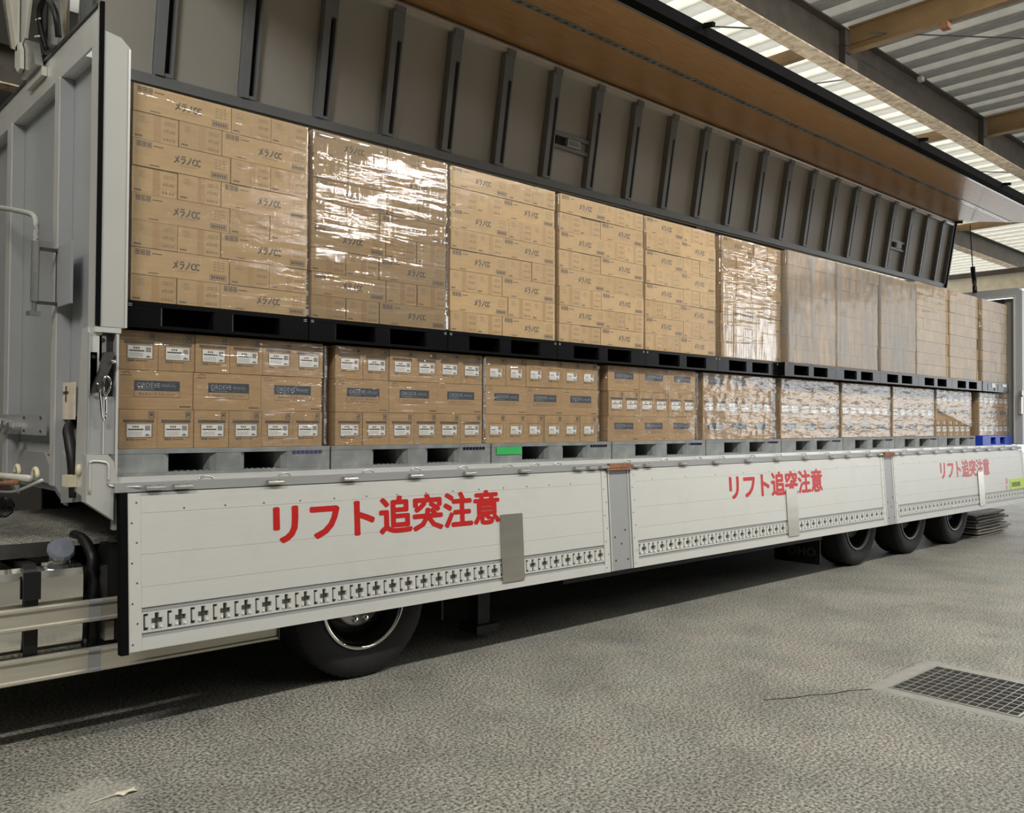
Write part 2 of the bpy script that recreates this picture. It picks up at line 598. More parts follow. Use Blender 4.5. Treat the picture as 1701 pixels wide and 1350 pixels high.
def face_mesh(name, bm, m):
    """flat print facing -Y"""
    bm.normal_update()
    for f in bm.faces:
        if f.normal.y > 0:
            f.normal_flip()
    me = bpy.data.meshes.new(name)
    bm.to_mesh(me)
    bm.free()
    me.materials.append(M[m])
    return me


ORD = ['first', 'second', 'third', 'fourth', 'fifth', 'sixth', 'seventh', 'eighth', 'ninth', 'tenth', 'eleventh', 'twelfth']

# ------------------------------------------------------------------ floor with the drain pit
GX0, GX1, GY0, GY1 = 3.83, 4.79, -3.20, -2.25
bm = bmesh.new()
X = [-14, GX0, GX1, 60]
Y = [-16, GY0, GY1, 14]
for i in range(3):
    for j in range(3):
        if i == 1 and j == 1:
            continue
        bm.faces.new([bm.verts.new(p) for p in ((X[i], Y[j], 0), (X[i + 1], Y[j], 0), (X[i + 1], Y[j + 1], 0), (X[i], Y[j + 1], 0))])
bmesh.ops.remove_doubles(bm, verts=bm.verts, dist=1e-4)
floor = struct('floor', bm, 'floor')
bm = B((GX0, GX1, GY0, GY1, -0.5, -0.45))
box(bm, GX0, GX0 + 0.02, GY0, GY1, -0.45, -0.06)
box(bm, GX1 - 0.02, GX1, GY0, GY1, -0.45, -0.06)
box(bm, GX0 + 0.02, GX1 - 0.02, GY1 - 0.02, GY1, -0.45, -0.06)
box(bm, GX0 + 0.02, GX1 - 0.02, GY0, GY0 + 0.02, -0.45, -0.06)
obj('drain_pit', bm, 'slot', floor)
# crack running from the drain collar
bm = bmesh.new()
pts = [(3.83, -2.29), (3.70, -2.21), (3.55, -2.17), (3.42, -2.09), (3.30, -2.05), (3.12, -1.95)]
for (a, b) in zip(pts, pts[1:]):
    bm.faces.new([bm.verts.new(p) for p in ((a[0], a[1] - 0.006, 0.002), (b[0], b[1] - 0.005, 0.002), (b[0], b[1] + 0.005, 0.002), (a[0], a[1] + 0.006, 0.002))])
obj('crack', bm, 'slot', floor)

ax0, ax1, ay0, ay1 = 3.95, 4.66, -3.09, -2.365
bm = B((GX0 + 0.004, ax0 - 0.02, GY0, GY1, -0.06, 0.004), (ax1 + 0.02, GX1 - 0.004, GY0, GY1, -0.06, 0.004),
       (ax0 - 0.02, ax1 + 0.02, ay1 + 0.02, GY1, -0.06, 0.004), (ax0 - 0.02, ax1 + 0.02, GY0, ay0 - 0.02, -0.06, 0.004))
obj('trim_1', bm, 'concrete', kind='structure')
gr = thing('drain_grate', 'square steel bar grating over a floor drain beside its concrete collar', 'drain grate', (ax0, ay0, 0))
w, d = ax1 - ax0, ay1 - ay0
bm = B((-0.016, 0.0, -0.016, d + 0.016, -0.05, 0.008), (w, w + 0.016, -0.016, d + 0.016, -0.05, 0.008),
       (0, w, -0.016, 0, -0.05, 0.008), (0, w, d, d + 0.016, -0.05, 0.008))
obj('frame', bm, 'steel', gr)
me = finish('bearing_bar', B((-0.0045, 0.0045, 0.001, d - 0.001, -0.020, 0.004)), 'steel')
for k in range(1, 9):
    link('bearing_bar', me, gr, (w * k / 9, 0, 0))
me = finish('cross_bar', B((0.001, w - 0.001, -0.003, 0.003, -0.012, 0.006)), 'steel')
for k in range(1, 13):
    link('cross_bar', me, gr, (0, d * k / 13, 0))

# ------------------------------------------------------------------ building shell
struct('wall_back', B((-14, 16.5, 5.2, 5.4, 0.0, 6.6)), 'wall')
struct('wall_front', B((-14, 28, -15.4, -15.2, 0.0, 6.6)), 'wall')
struct('wall_left', B((-14.0, -13.8, -15.2, 5.2, 0.0, 6.6)), 'wall')
ceil = struct('ceiling', B((-14, -13.6, -15, 5.2, 6.22, 6.30), (27.8, 28.2, -15, 9, 6.22, 6.30)), 'beam')
# folded-plate roof sheets
P = 0.443
def fold(y0, y1):
    bm = bmesh.new()
    prof = [(0, 0.0), (0.19, 0.0), (0.235, 0.13), (0.40, 0.13), (P - 0.001, 0.0)]
    a = [bm.verts.new((x, y0, z)) for x, z in prof]
    b = [bm.verts.new((x, y1, z)) for x, z in prof]
    for i in range(len(prof) - 1):
        bm.faces.new((a[i], a[i + 1], b[i + 1], b[i]))
    return bm
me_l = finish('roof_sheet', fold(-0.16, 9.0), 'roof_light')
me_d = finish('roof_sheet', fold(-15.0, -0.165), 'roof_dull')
n = 0
for k in range(94):
    x = -13.6 + k * P
    if x + P > 27.8:
        break
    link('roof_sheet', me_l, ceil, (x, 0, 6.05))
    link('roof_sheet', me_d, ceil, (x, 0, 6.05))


def ibeam(name, x0, x1, y, zb, w, h, label_kind=True):
    b = struct(name, B((x0, x1, y - 0.012, y + 0.012, zb + 0.016, zb + h - 0.016)), 'beam')
    obj('bottom_flange', B((x0, x1, y - w / 2, y + w / 2, zb, zb + 0.016)), 'flange', b)
    obj('top_flange', B((x0, x1, y - w / 2, y + w / 2, zb + h - 0.016, zb + h)), 'beam', b)
    for x in (7.63, 11.72, 15.8):
        if x0 < x < x1:
            obj('stiffener', B((x - 0.14, x + 0.14, y - w / 2 + 0.01, y - 0.012, zb + 0.018, zb + h - 0.018)), 'beam', b)
    return b


ibeam('trim_2', -13.5, 27.5, -0.2, 5.6, 0.19, 0.44)
ibeam('trim_3', -13.5, 24.0, 2.72, 5.6, 0.2, 0.44)
ibeam('trim_4', -13.5, 16.0, 4.7, 4.9, 0.2, 0.40)
# brown purlins across the beams
for i, x in enumerate((-0.5, 3.55, 7.55, 11.65, 15.75, 18.3)):
    nm = 'trim_%d' % (5 + i)
    b = struct(nm, B((x - 0.006, x + 0.006, -14.5, -0.31, 5.78, 6.03)), 'purlin')
    obj('flange', B((x - 0.05, x + 0.05, -14.5, -0.31, 5.765, 5.779), (x - 0.05, x + 0.05, -14.5, -0.31, 6.031, 6.045)), 'purlin', b)
    if x != 15.75:
        obj('web_beyond', B((x - 0.045, x + 0.045, -0.09, 2.60, 5.88, 5.893), (x - 0.006, x + 0.006, -0.09, 2.60, 5.893, 6.03)), 'purlin', b)
# hanging bolt bracket on the nearest purlin
obj('bracket', B((7.50, 7.60, -1.36, -1.28, 5.70, 5.764)), 'rust', bpy.data.objects['trim_7'])
struct('trim_11', B((20.0, 20.25, 0.2, 8.8, 4.78, 5.18)), 'fascia')
obj('gutter_pipe', B((19.9, 19.99, 0.2, 8.8, 5.12, 5.22)), 'beam', bpy.data.objects['trim_11'])
# thin brace rods under the roof
def rod(a, b, r=0.008):
    bm = bmesh.new()
    tube(bm, [a, b], r, 6)
    return bm
k = 12
for a, b in (((7.4, -0.6, 5.85), (9.6, -2.36, 5.85)), ((5.6, 0.81, 5.85), (6.55, 0.08, 5.85)), ((13.3, 0.83, 5.85), (14.45, -0.1, 5.85)), ((8.0, 0.9, 5.82), (8.6, 0.1, 5.9))):
    obj('trim_%d' % k, rod(a, b), 'dull_metal', kind='structure')
    k += 1
# little white insulator on the beam
o = obj('roof_insulator', B((9.35, 9.43, -0.345, -0.29, 5.95, 6.0)), 'whitepaint', bevel=0.015)
o.parent = bpy.data.objects['trim_2']

# ------------------------------------------------------------------ TRAILER
TR = thing('wing_trailer', 'long white wing body semi trailer with raised roof wing and three dropped side gates', 'trailer', (0, 0, 0))
BED = 1.376
# bed and side rails
obj('bed_floor', B((-0.088, 13.45, 0.0, 2.45, 1.29, BED)), 'alu_grey', TR)
er = obj('bed_edge', B((-0.045, 13.70, -0.042, -0.002, 1.333, BED)), 'alu_bright', TR, bevel=0.004)
lr = obj('hinge_rail', B((-0.07, 13.72, -0.092, -0.043, 1.298, 1.348)), 'alu_grey', TR, bevel=0.006)
obj('rail_body', B((-0.06, 13.7, -0.05, 0.0, 1.10, 1.297)), 'alu_grey', TR)
bm = bmesh.new()
tube(bm, [(-0.05, 0, 0), (-0.036, 0, 0), (-0.0361, 0, 0.0), (0.036, 0, 0), (0.0361, 0, 0), (0.05, 0, 0)], 0.013, 10)
box(bm, -0.045, -0.025, 0.0, 0.022, -0.012, 0.016)
box(bm, 0.025, 0.045, 0.0, 0.022, -0.012, 0.016)
hm = finish('hinge', bm, 'steel', smooth=False)
for x in (0.13, 0.28, 0.83, 1.34, 1.85, 2.32, 2.85, 3.44, 3.6, 3.74, 4.14, 4.31, 4.81, 5.32, 5.86, 6.39, 6.96, 7.53, 7.9, 8.42, 8.71, 9.12, 9.32, 9.82, 10.32, 10.81, 11.28, 11.76, 12.22, 12.73, 13.23):
    link('hinge', hm, lr, (x, -0.115, 1.318))
bm = bmesh.new()
tube(bm, [(-0.045 * math.cos(t), 0, 0.024 * math.sin(t)) for t in [PI * k / 8 for k in range(9)]], 0.006, 8)
rm = finish('lashing_hook', bm, 'steel', smooth=True)
for x in (0.43, 0.91, 1.5, 1.88, 2.29, 2.72, 3.0, 3.24, 4.08, 4.59, 5.1, 5.47, 6.0, 6.5, 7.0, 7.5, 8.0, 8.5, 9.0, 9.5, 10.0, 10.5, 11.0, 11.5, 12.0, 12.5, 13.0):
    link('lashing_hook', rm, lr, (x, -0.068, 1.343))

# side gates, tilted a little outwards at the foot
GT, GH, TILT = 1.293, 0.823, -0.0664
RAILZ = (-0.735, -0.62)     # local z of lashing rail: bottom, top (set below)


def gate(x0, x1, label, text_x, strip_x, left_seal):
    g = bpy.data.objects.new('side_gate', None)
    C.objects.link(g)
    g.parent = TR
    g.location = (x0, -0.100, GT)
    g.rotation_euler = (TILT, 0, 0)
    g['label'] = label
    W_ = x1 - x0
    e = 0.066
    T = 0.035
    # end stiles
    for a, b in ((0.0, e), (W_ - e, W_)):
        obj('end_stile', B((a, b, -0.004, T, -GH, 0.0)), 'alu', g, bevel=0.003)
    # planks (extruded boards with recessed joints)
    zs = [0.0, -0.108, -0.325, -0.495, -0.603]
    for a, b in zip(zs, zs[1:]):
        obj('plank', B((e + 0.001, W_ - e - 0.001, 0.0, T - 0.004, b + 0.001, a)), 'alu', g, bevel=0.0014)
    # lashing rail band
    obj('rail_lip', B((e + 0.001, W_ - e - 0.001, 0.006, T - 0.004, -0.625, -0.604)), 'alu_grey', g)
    obj('rail_back', B((e + 0.001, W_ - e - 0.001, 0.022, T - 0.004, -0.735, -0.626)), 'pocket', g)
    obj('rail_lip', B((e + 0.001, W_ - e - 0.001, 0.006, T - 0.004, -0.757, -0.736)), 'alu_grey', g)
    obj('bottom_rail', B((e + 0.001, W_ - e - 0.001, -0.003, T - 0.004, -GH, -0.758)), 'alu', g, bevel=0.003)
    # punched rail plate: crosses and brackets cut out as real openings
    bm = bmesh.new()
    pitch = 0.122
    n = int((W_ - 2 * e - 0.01) / pitch)
    px = (W_ - 2 * e - 0.002) / n
    us = [0, 0.07, 0.16, 0.27, 0.40, 0.54, 0.72, 0.87, 1.0]
    vs_ = [0, 0.10, 0.26, 0.40, 0.66, 0.80, 0.92, 1.0]
    z0, z1 = -0.734, -0.627
    def hole(i, j):
        if i == 1 and 1 <= j <= 5:
            return True                      # bracket stem
        if i == 2 and j in (1, 5):
            return True                      # bracket ends
        if i == 5 and 1 <= j <= 5:
            return True                      # cross upright
        if i in (4, 6) and j == 3:
            return True                      # cross arms
        return False
    for c in range(n):
        xo = e + 0.001 + c * px
        grid = {}
        def V(i, j):
            if (i, j) not in grid:
                grid[(i, j)] = bm.verts.new((xo + us[i] * px, 0.0, z0 + vs_[j] * (z1 - z0)))
            return grid[(i, j)]
        for i in range(len(us) - 1):
            for j in range(len(vs_) - 1):
                if not hole(i, j):
                    bm.faces.new((V(i, j), V(i + 1, j), V(i + 1, j + 1), V(i, j + 1)))
    ex = bmesh.ops.extrude_face_region(bm, geom=bm.faces[:])
    for v in [q for q in ex['geom'] if isinstance(q, bmesh.types.BMVert)]:
        v.co.y += 0.02
    obj('lashing_rail', bm, 'alu', g)
    # round dimples beside the crosses
    bm = bmesh.new()
    for c in range(n):
        xo = e + 0.001 + c * px
        for du in (0.46, 0.80):
            lathe(bm, [(0.0, -0.007), (0.006, -0.005), (0.009, 0.0)], 8, 'Y', (xo + du * px, 0.0, z0 + 0.20 * (z1 - z0)))
    obj('dimples', bm, 'alu_bright', g, kind='stuff')
    # rivets
    rv = bmesh.new()
    lathe(rv, [(0.0, -0.004), (0.004, -0.003), (0.005, 0.0)], 6, 'Y')
    rvm = finish('rivet', rv, 'dull_metal')
    for k in range(8):
        z = -0.05 - k * 0.105
        for sx in (0.0, W_ - e):
            link('rivet', rvm, g, (sx + (0.02 if k % 2 else 0.045), -0.004, z))
    k = 0
    x = 0.3
    while x < W_ - 0.2:
        link('rivet', rvm, g, (x, 0.0, -0.092))
        x += 0.235 if W_ < 4 else 0.47
    # red lettering
    text_bm(bmesh.new(), 'リフト追突注意', 1, 1, 0, 0)
    V_, F_ = _txt[('リフト追突注意', 0.0, 0.0, 2)]
    let = bpy.data.objects.new('lettering', None)
    C.objects.link(let)
    let.parent = g
    cells = {}
    for f in F_:
        cx = sum(V_[i][0] for i in f) / len(f) + 0.5
        cells.setdefault(min(6, int(cx * 7)), []).append(f)
    for ch in range(7):
        bm = bmesh.new()
        for q in range(9):
            du, dw = (0.0, 0.0) if q == 8 else (0.0105 * math.cos(q * PI / 4), 0.0075 * math.sin(q * PI / 4))
            mp_ = {}
            for f in cells[ch]:
                for i in f:
                    if i not in mp_:
                        mp_[i] = bm.verts.new((text_x + du + V_[i][0] * 1.76, -0.0010 - q * 0.00006, -0.222 + dw + V_[i][1] * 0.234))
                try:
                    bm.faces.new([mp_[i] for i in f])
                except ValueError:
                    pass
        link('letter', face_mesh('letter', bm, 'red'), g if ch >= 0 else let)
    bpy.data.objects.remove(let)
    # stainless rub strip
    st = obj('rub_strip', B((strip_x, strip_x + 0.215, -0.012, -0.005, -0.772, -0.285)), 'stainless', g, bevel=0.002)
    if left_seal:
        obj('edge_seal', B((-0.040, -0.002, -0.01, T + 0.01, -GH - 0.01, 0.004)), 'seal', g, bevel=0.004)
    obj('back_sheet', B((0.002, W_ - 0.002, T - 0.003, T + 0.002, -GH + 0.002, -0.002)), 'alu_grey', g)
    return g


g1 = gate(-0.010, 3.773, 'front side gate, nearest the headboard', 1.715, 2.603, True)
g2 = gate(4.067, 8.7835, 'middle side gate between the two grey posts', 2.345, 2.46, False)
g3 = gate(9.0595, 13.72, 'rear side gate with a yellow tag', 2.30, 2.70, False)
# yellow tag and red mark on the rear gate
obj('yellow_tag', B((3.98, 4.64, -0.0045, -0.0005, -0.60, -0.44)), 'yellow', g3)
bm = bmesh.new()
lathe(bm, [(0.0, -0.003), (0.045, -0.002), (0.05, 0.0)], 14, 'Y', (3.86, 0, -0.46))
lathe(bm, [(0.0, -0.003), (0.035, -0.002), (0.04, 0.0)], 14, 'Y', (3.84, 0, -0.56))
obj('red_sticker', bm, mat('faded_red_sticker', (0.62, 0.34, 0.30), 0.5), g3)
bm = bmesh.new()
for k in range(7):
    flat(bm, 4.06 + k * 0.055, 4.095 + k * 0.055, -0.56, -0.49, -0.006)
link('tag_print', face_mesh('tag_print', bm, 'ink'), g3)

# grey stanchion covers between the gates with rusty tops
for x0, x1 in ((3.79, 4.05), (8.80, 9.043)):
    p = bpy.data.objects.new('stanchion_cover', None)
    C.objects.link(p)
    p.parent = TR
    p.location = (x0, -0.096, GT)
    p.rotation_euler = (TILT, 0, 0)
    w = x1 - x0
    obj('cover_plate', B((0, w, 0.0, 0.05, -GH, -0.006)), 'alu_grey', p, bevel=0.004)
    obj('rusty_bracket', B((-0.03, w + 0.03, -0.03, 0.012, -0.004, 0.014), (0.0, w, -0.034, -0.004, 0.016, 0.05)), 'rust', p, bevel=0.003)
    obj('edge_trim', B((0.0, 0.012, -0.006, -0.0005, -GH, -0.006), (w - 0.012, w, -0.006, -0.0005, -GH, -0.006)), 'alu_bright', p)
    rv = bmesh.new()
    lathe(rv, [(0.0, -0.006), (0.007, -0.004), (0.008, 0.0)], 8, 'Y')
    rvm = finish('bolt', rv, 'dull_metal')
    for bx, bz in ((0.06, -0.55), (0.19, -0.50), (0.14, -0.61), (0.06, -0.74), (0.21, -0.74)):
        link('bolt', rvm, p, (min(bx, w - 0.03), -0.001, bz))

# headboard at the front
HB = bpy.data.objects.new('headboard', None)
C.objects.link(HB)
HB.parent = TR
hx, px = -0.17, -0.098
obj('front_panel', B((px, px + 0.010, 0.0, 2.5, 1.25, 3.66)), 'head', HB)
obj('top_beam', B((hx, hx + 0.012, -0.04, 2.5, 3.655, 3.845), (hx + 0.012, px - 0.001, 0.20, 2.5, 3.655, 3.845)), 'alu_bright', HB, bevel=0.004)
obj('top_trim', B((hx - 0.012, hx - 0.001, -0.04, 2.5, 3.836, 3.852)), 'dull_metal', HB)
obj('side_flange', B((hx, px - 0.001, -0.045, 0.055, 2.16, 3.654)), 'alu_bright', HB, bevel=0.004)
bm = bmesh.new()
prism(bm, [(-0.045, 2.158), (0.055, 2.158), (0.12, 1.60), (0.14, 1.30), (-0.045, 1.275)], 'X', -0.20, -0.13)
obj('lower_flange', bm, 'alu_bright', HB)
for y0, y1 in ((0.606, 0.69), (1.69, 1.80)):
    bm = bmesh.new()
    prism(bm, [(hx, 1.30), (px - 0.001, 1.18), (px - 0.001, 3.653), (hx, 3.653)], 'Y', y0, y1)
    obj('rib', bm, 'head', HB, bevel=0.003)
    bm = bmesh.new()
    prism(bm, [(hx - 0.01, 1.30), (hx - 0.001, 1.30), (hx - 0.001, 3.653), (hx - 0.01, 3.653)], 'Y', y0, y1)
    obj('rib_edge', bm, 'alu_bright', HB, bevel=0.002)
bm = bmesh.new()
prism(bm, [(0.69, 1.30), (1.69, 1.30), (1.69, 1.48), (0.95, 1.48)], 'X', -0.14, px - 0.001)
prism(bm, [(0.06, 1.25), (0.60, 1.20), (0.60, 1.50), (0.30, 1.38)], 'X', -0.14, px - 0.001)
obj('lower_gusset', bm, 'alu_grey', HB)
obj('step_rail', B((-0.13, px - 0.001, 0.75, 1.6, 1.47, 1.53)), 'post', HB, bevel=0.005)
obj('step_rail', B((-0.13, px - 0.001, 0.20, 0.60, 1.43, 1.49)), 'alu_grey', HB, bevel=0.005)
# air coupling plate
pl = obj('coupling_plate', B((-0.19, -0.172, 0.79, 2.0, 1.585, 1.71)), 'alu_grey', HB, bevel=0.002)
# corner post, upper and lower halves
bm = bmesh.new()
prism(bm, [(-0.145, 2.165), (-0.013, 2.165), (-0.013, 3.655), (-0.06, 3.70), (-0.145, 3.715)], 'Y', -0.062, -0.005)
obj('upper_corner_post', bm, 'post', HB, bevel=0.004)
obj('post_edge', B((-0.022, -0.011, -0.066, -0.0625, 2.165, 3.65)), 'alu_bright', HB)
obj('post_seal', B((-0.166, -0.147, -0.072, -0.046, 2.17, 3.86)), 'seal', HB, bevel=0.003)
obj('post_cap', B((-0.17, -0.04, -0.064, -0.02, 2.135, 2.162)), 'alu_bright', HB, bevel=0.004)
# lower post, face with latch pocket
obj('lower_corner_post', B((-0.199, -0.19, -0.062, -0.0, 1.50, 2.13), (-0.19, -0.055, -0.058, 0.0, 1.50, 1.80), (-0.19, -0.055, -0.02, 0.0, 1.80, 2.13), (-0.066, -0.055, -0.06, -0.02, 1.80, 2.13)), 'alu_grey', HB, bevel=0.003)
obj('lower_post_ridge', B((-0.125, -0.118, -0.064, -0.0585, 1.50, 1.79), (-0.062, -0.050, -0.066, -0.061, 1.33, 2.13)), 'alu_bright', HB)
bm = bmesh.new()
prism(bm, [(-0.205, 1.50), (-0.205, 1.255), (-0.07, 1.155), (-0.07, 1.30), (-0.02, 1.30), (-0.02, 1.345), (-0.056, 1.36), (-0.07, 1.46), (-0.10, 1.498)], 'Y', -0.075, 0.0)
obj('corner_casting', bm, 'post', HB, bevel=0.008, bseg=2)
bm = bmesh.new()
tube(bm, smooth_path([(-0.19, -0.078, 1.30), (-0.19, -0.078, 1.44), (-0.18, -0.078, 1.465), (-0.12, -0.078, 1.46), (-0.1, -0.078, 1.44), (-0.098, -0.078, 1.37), (-0.085, -0.078, 1.335), (0.06, -0.097, 1.325)], 5), 0.005, 8)
obj('casting_ridge', bm, 'alu_bright', HB, smooth=True)
# latch
lt = obj('latch_pocket', B((-0.189, -0.067, -0.024, -0.021, 1.802, 2.128)), 'dull_metal', HB)
bm = B((-0.188, -0.152, -0.045, -0.026, 1.83, 2.03))
obj('latch_plate', bm, 'steel', HB, bevel=0.004)
bm = B((-0.142, -0.108, -0.045, -0.026, 1.98, 2.12))
obj('latch_plate', bm, 'steel', HB, bevel=0.004)
bm = bmesh.new()
prism(bm, [(-0.128, 2.03), (-0.080, 2.035), (-0.088, 1.97), (-0.118, 1.90), (-0.155, 1.82), (-0.185, 1.815), (-0.182, 1.84), (-0.150, 1.93)], 'Y', -0.085, -0.05)
obj('latch_lever', bm, 'dull_metal', HB, bevel=0.006)
bm = bmesh.new()
bm.free()
for cx, cz in ((-0.170, 2.005), (-0.125, 2.095)):
    bm = bmesh.new()
    lathe(bm, [(0.011, 0), (0.011, 0.004)], 12, 'Y', (cx, -0.049, cz))
    obj('latch_bolt', bm, 'black', HB)
bm = bmesh.new()
tube(bm, smooth_path([(-0.163, -0.09, 1.87), (-0.150, -0.092, 1.80), (-0.140, -0.092, 1.70), (-0.130, -0.092, 1.675), (-0.120, -0.092, 1.70), (-0.122, -0.092, 1.80)], 6), 0.005, 8)
tube(bm, smooth_path([(-0.122, -0.088, 1.80), (-0.135, -0.09, 1.85), (-0.125, -0.09, 1.90), (-0.105, -0.09, 1.895), (-0.100, -0.09, 1.85), (-0.122, -0.088, 1.80)], 5), 0.006, 8)
obj('latch_loop', bm, 'chrome', HB, smooth=True)
bm = bmesh.new()
tube(bm, [(-0.095, -0.09, 1.98), (-0.075, -0.09, 1.985)], 0.010, 8)
obj('latch_loop', bm, 'chrome', HB, smooth=True)
# cream reflectors
bm = bmesh.new()
lathe(bm, [(0.0, -0.018), (0.028, -0.014), (0.034, 0.0)], 20, 'X', (-0.201, 0.055, 1.414))
obj('round_reflector', bm, 'cream', HB, smooth=True)
obj('marker_lamp', B((-0.245, -0.201, 0.10, 0.20, 1.325, 1.385)), 'cream', HB, bevel=0.012, bseg=2)
# folding grab pipe and its bracket
bm = bmesh.new()
tube(bm, smooth_path([(-0.30, 1.85, 3.11), (-0.3, 1.412, 3.018), (-0.3, 0.964, 2.92), (-0.3, 0.64, 2.84), (-0.3, 0.56, 2.78), (-0.3, 0.562, 2.70), (-0.3, 0.564, 2.62)], 6), 0.016, 10)
obj('grab_pipe', bm, 'post', HB, smooth=True)
bm = bmesh.new()
tube(bm, [(-0.3, 0.564, 2.68), (-0.3, 0.575, 2.34)], 0.022, 12)
tube(bm, [(-0.3, 0.575, 2.34), (-0.3, 0.582, 2.27)], 0.013, 10)
box(bm, -0.33, -0.27, 0.55, 0.62, 2.262, 2.285)
obj('pipe_sleeve', bm, 'steel', HB, smooth=False)
obj('pipe_bracket', B((-0.295, -0.172, 0.56, 0.60, 2.635, 2.65), (-0.295, -0.172, 0.56, 0.60, 2.33, 2.345), (-0.186, -0.172, 0.58, 0.60, 2.33, 2.65)), 'dull_metal', HB)
obj('pipe_back_plate', B((-0.185, -0.171, 0.32, 0.60, 2.32, 2.66)), 'head', HB, bevel=0.003)
# paper note in a clear pocket
nt_ = obj('paper_pocket', B((-0.135, -0.125, 0.40, 0.70, 1.68, 1.89)), 'paper', HB)
bm = B((-0.138, -0.1355, 0.535, 0.555, 1.78, 1.87), (-0.138, -0.1355, 0.50, 0.60, 1.825, 1.84))
obj('cross_mark', bm, 'ink', HB)
obj('pocket_back', B((-0.124, -0.099, 0.42, 0.60, 1.70, 1.86)), 'head', HB)
# black cable down to the chassis
bm = bmesh.new()
tube(bm, smooth_path([(-0.06, 0.52, 1.655), (-0.11, 0.50, 1.655), (-0.15, 0.44, 1.62), (-0.155, 0.39, 1.55), (-0.15, 0.35, 1.44), (-0.14, 0.34, 1.25)], 6), 0.03, 12)
obj('black_cable', bm, 'black', HB, smooth=True)
# couplings on the plate
for y, z, r in ((1.80, 1.64, 0.028), (1.62, 1.65, 0.035), (1.45, 1.645, 0.030), (1.30, 1.63, 0.034)):
    bm = bmesh.new()
    lathe(bm, [(r, -0.07), (r * 0.8, -0.05), (r, -0.045), (r, 0.0)], 12, 'X', (-0.191, y, z))
    obj('air_coupling', bm, 'steel', HB)
for y in (0.83, 1.9, 1.2):
    for z in (1.61, 1.69):
        bm = bmesh.new()
        lathe(bm, [(0.008, -0.008), (0.008, 0.0)], 8, 'X', (-0.191, y, z))
        obj('plate_bolt', bm, 'dull_metal', HB)
# hydraulic arm and bracket on the roof centre
WB = bpy.data.objects.new('wing_lift_arm', None)
C.objects.link(WB)
WB.parent = TR
obj('bracket', B((-0.20, -0.172, 0.90, 1.24, 3.745, 3.80)), 'whitepaint', WB, bevel=0.004)
def plate(name, pts, x0, x1, m):
    bm = bmesh.new()
    prism(bm, pts, 'X', x0, x1)
    obj(name, bm, m, WB)
plate('bracket_neck', [(1.23, 4.06), (1.00, 3.97), (0.90, 3.80), (1.22, 3.80)], -0.235, -0.19, 'steel')
plate('bracket_lug', [(1.277, 3.997), (1.20, 4.02), (1.145, 3.956), (1.138, 3.838), (1.20, 3.83), (1.27, 3.885)], -0.262, -0.24, 'whitepaint')
plate('arm_plate', [(1.83, 4.90), (1.23, 4.90), (1.217, 3.966), (1.292, 4.005)], -0.262, -0.250, 'whitepaint')
plate('arm_edge', [(1.79, 4.88), (1.70, 4.90), (1.248, 3.985), (1.293, 4.007)], -0.285, -0.263, 'stainless')
plate('arm_web', [(1.32, 4.90), (1.00, 4.90), (1.135, 4.03), (1.247, 3.99)], -0.240, -0.236, 'post')
plate('arm_blade', [(0.90, 4.90), (0.62, 4.90), (1.022, 3.987), (1.05, 4.004)], -0.262, -0.248, 'whitepaint')
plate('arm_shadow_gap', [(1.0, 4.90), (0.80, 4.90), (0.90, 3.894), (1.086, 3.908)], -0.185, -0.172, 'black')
bm = bmesh.new()
tube(bm, [(-0.165, 0.70, 3.86), (-0.165, 0.655, 4.9)], 0.055, 14)
obj('cylinder', bm, 'steel', WB, smooth=True)
bm = bmesh.new()
tube(bm, smooth_path([(-0.20, 0.80, 3.86), (-0.235, 0.79, 3.98), (-0.25, 0.76, 4.07), (-0.25, 0.66, 4.10), (-0.24, 0.56, 4.04), (-0.22, 0.53, 3.95), (-0.2, 0.56, 3.86)], 6), 0.018, 10)
obj('hose', bm, 'black', WB, smooth=True)
bm = bmesh.new()
tube(bm, [(-0.25, 0.84, 4.04), (-0.255, 0.73, 4.01)], 0.005, 6)
obj('cable_tie', bm, 'label', WB)
bm = bmesh.new()
tube(bm, [(-0.25, 0.855, 3.945), (-0.255, 0.74, 3.91)], 0.005, 6)
obj('cable_tie', bm, 'label', WB)
# the far, closed side wall and rear
obj('far_roof', B((0.0, 13.4, 0.96, 2.5, 3.80, 3.84)), 'bow', TR)
obj('far_side_wall', B((-0.02, 13.4, 2.452, 2.5, 1.376, 3.84)), 'bow', TR)

# ---------------- raised wing
XW0, XW1 = 0.0, 13.18
def wing_pt(x, s, dd):
    b = Vector((x, 0.9, 3.85 + 0.0055 * x))
    t = Vector((x, 0.733, 4.925 + 0.0028 * x))
    u = (t - b).normalized()
    n = Vector((0, -u.z, u.y))
    return b + (t - b) * s + n * dd
def wbox(bm, x0, x1, s0, s1, d0, d1):
    quadbox(bm, lambda i, j, k: wing_pt((x0, x1)[i], (s0, s1)[k], (d0, d1)[j]))
WR = bpy.data.objects.new('wing_roof', None)
C.objects.link(WR)
WR.parent = TR
RB = [(0.44, 0.568), (1.024, 1.126), (1.599, 1.715), (2.175, 2.294), (2.759, 2.885), (3.34, 3.481), (3.921, 4.069), (4.502, 4.648), (5.078, 5.247), (5.659, 5.833), (6.251, 6.429), (6.835, 7.004), (7.419, 7.615), (8.022, 8.205), (8.63, 8.812), (9.188, 9.399), (9.786, 9.995), (10.39, 10.613), (10.978, 11.196), (11.55, 11.75), (12.07, 12.26), (12.52, 12.70), (12.93, 13.10)]
RB = [(0.452 + 0.5835 * k, 0.452 + 0.5835 * k + 0.118) for k in range(22)]
bm = bmesh.new()
wbox(bm, XW0, XW1, -0.01, 1.08, -0.05, -0.03)
obj('outer_skin', bm, 'alu', WR)
prev = XW0 + 0.05
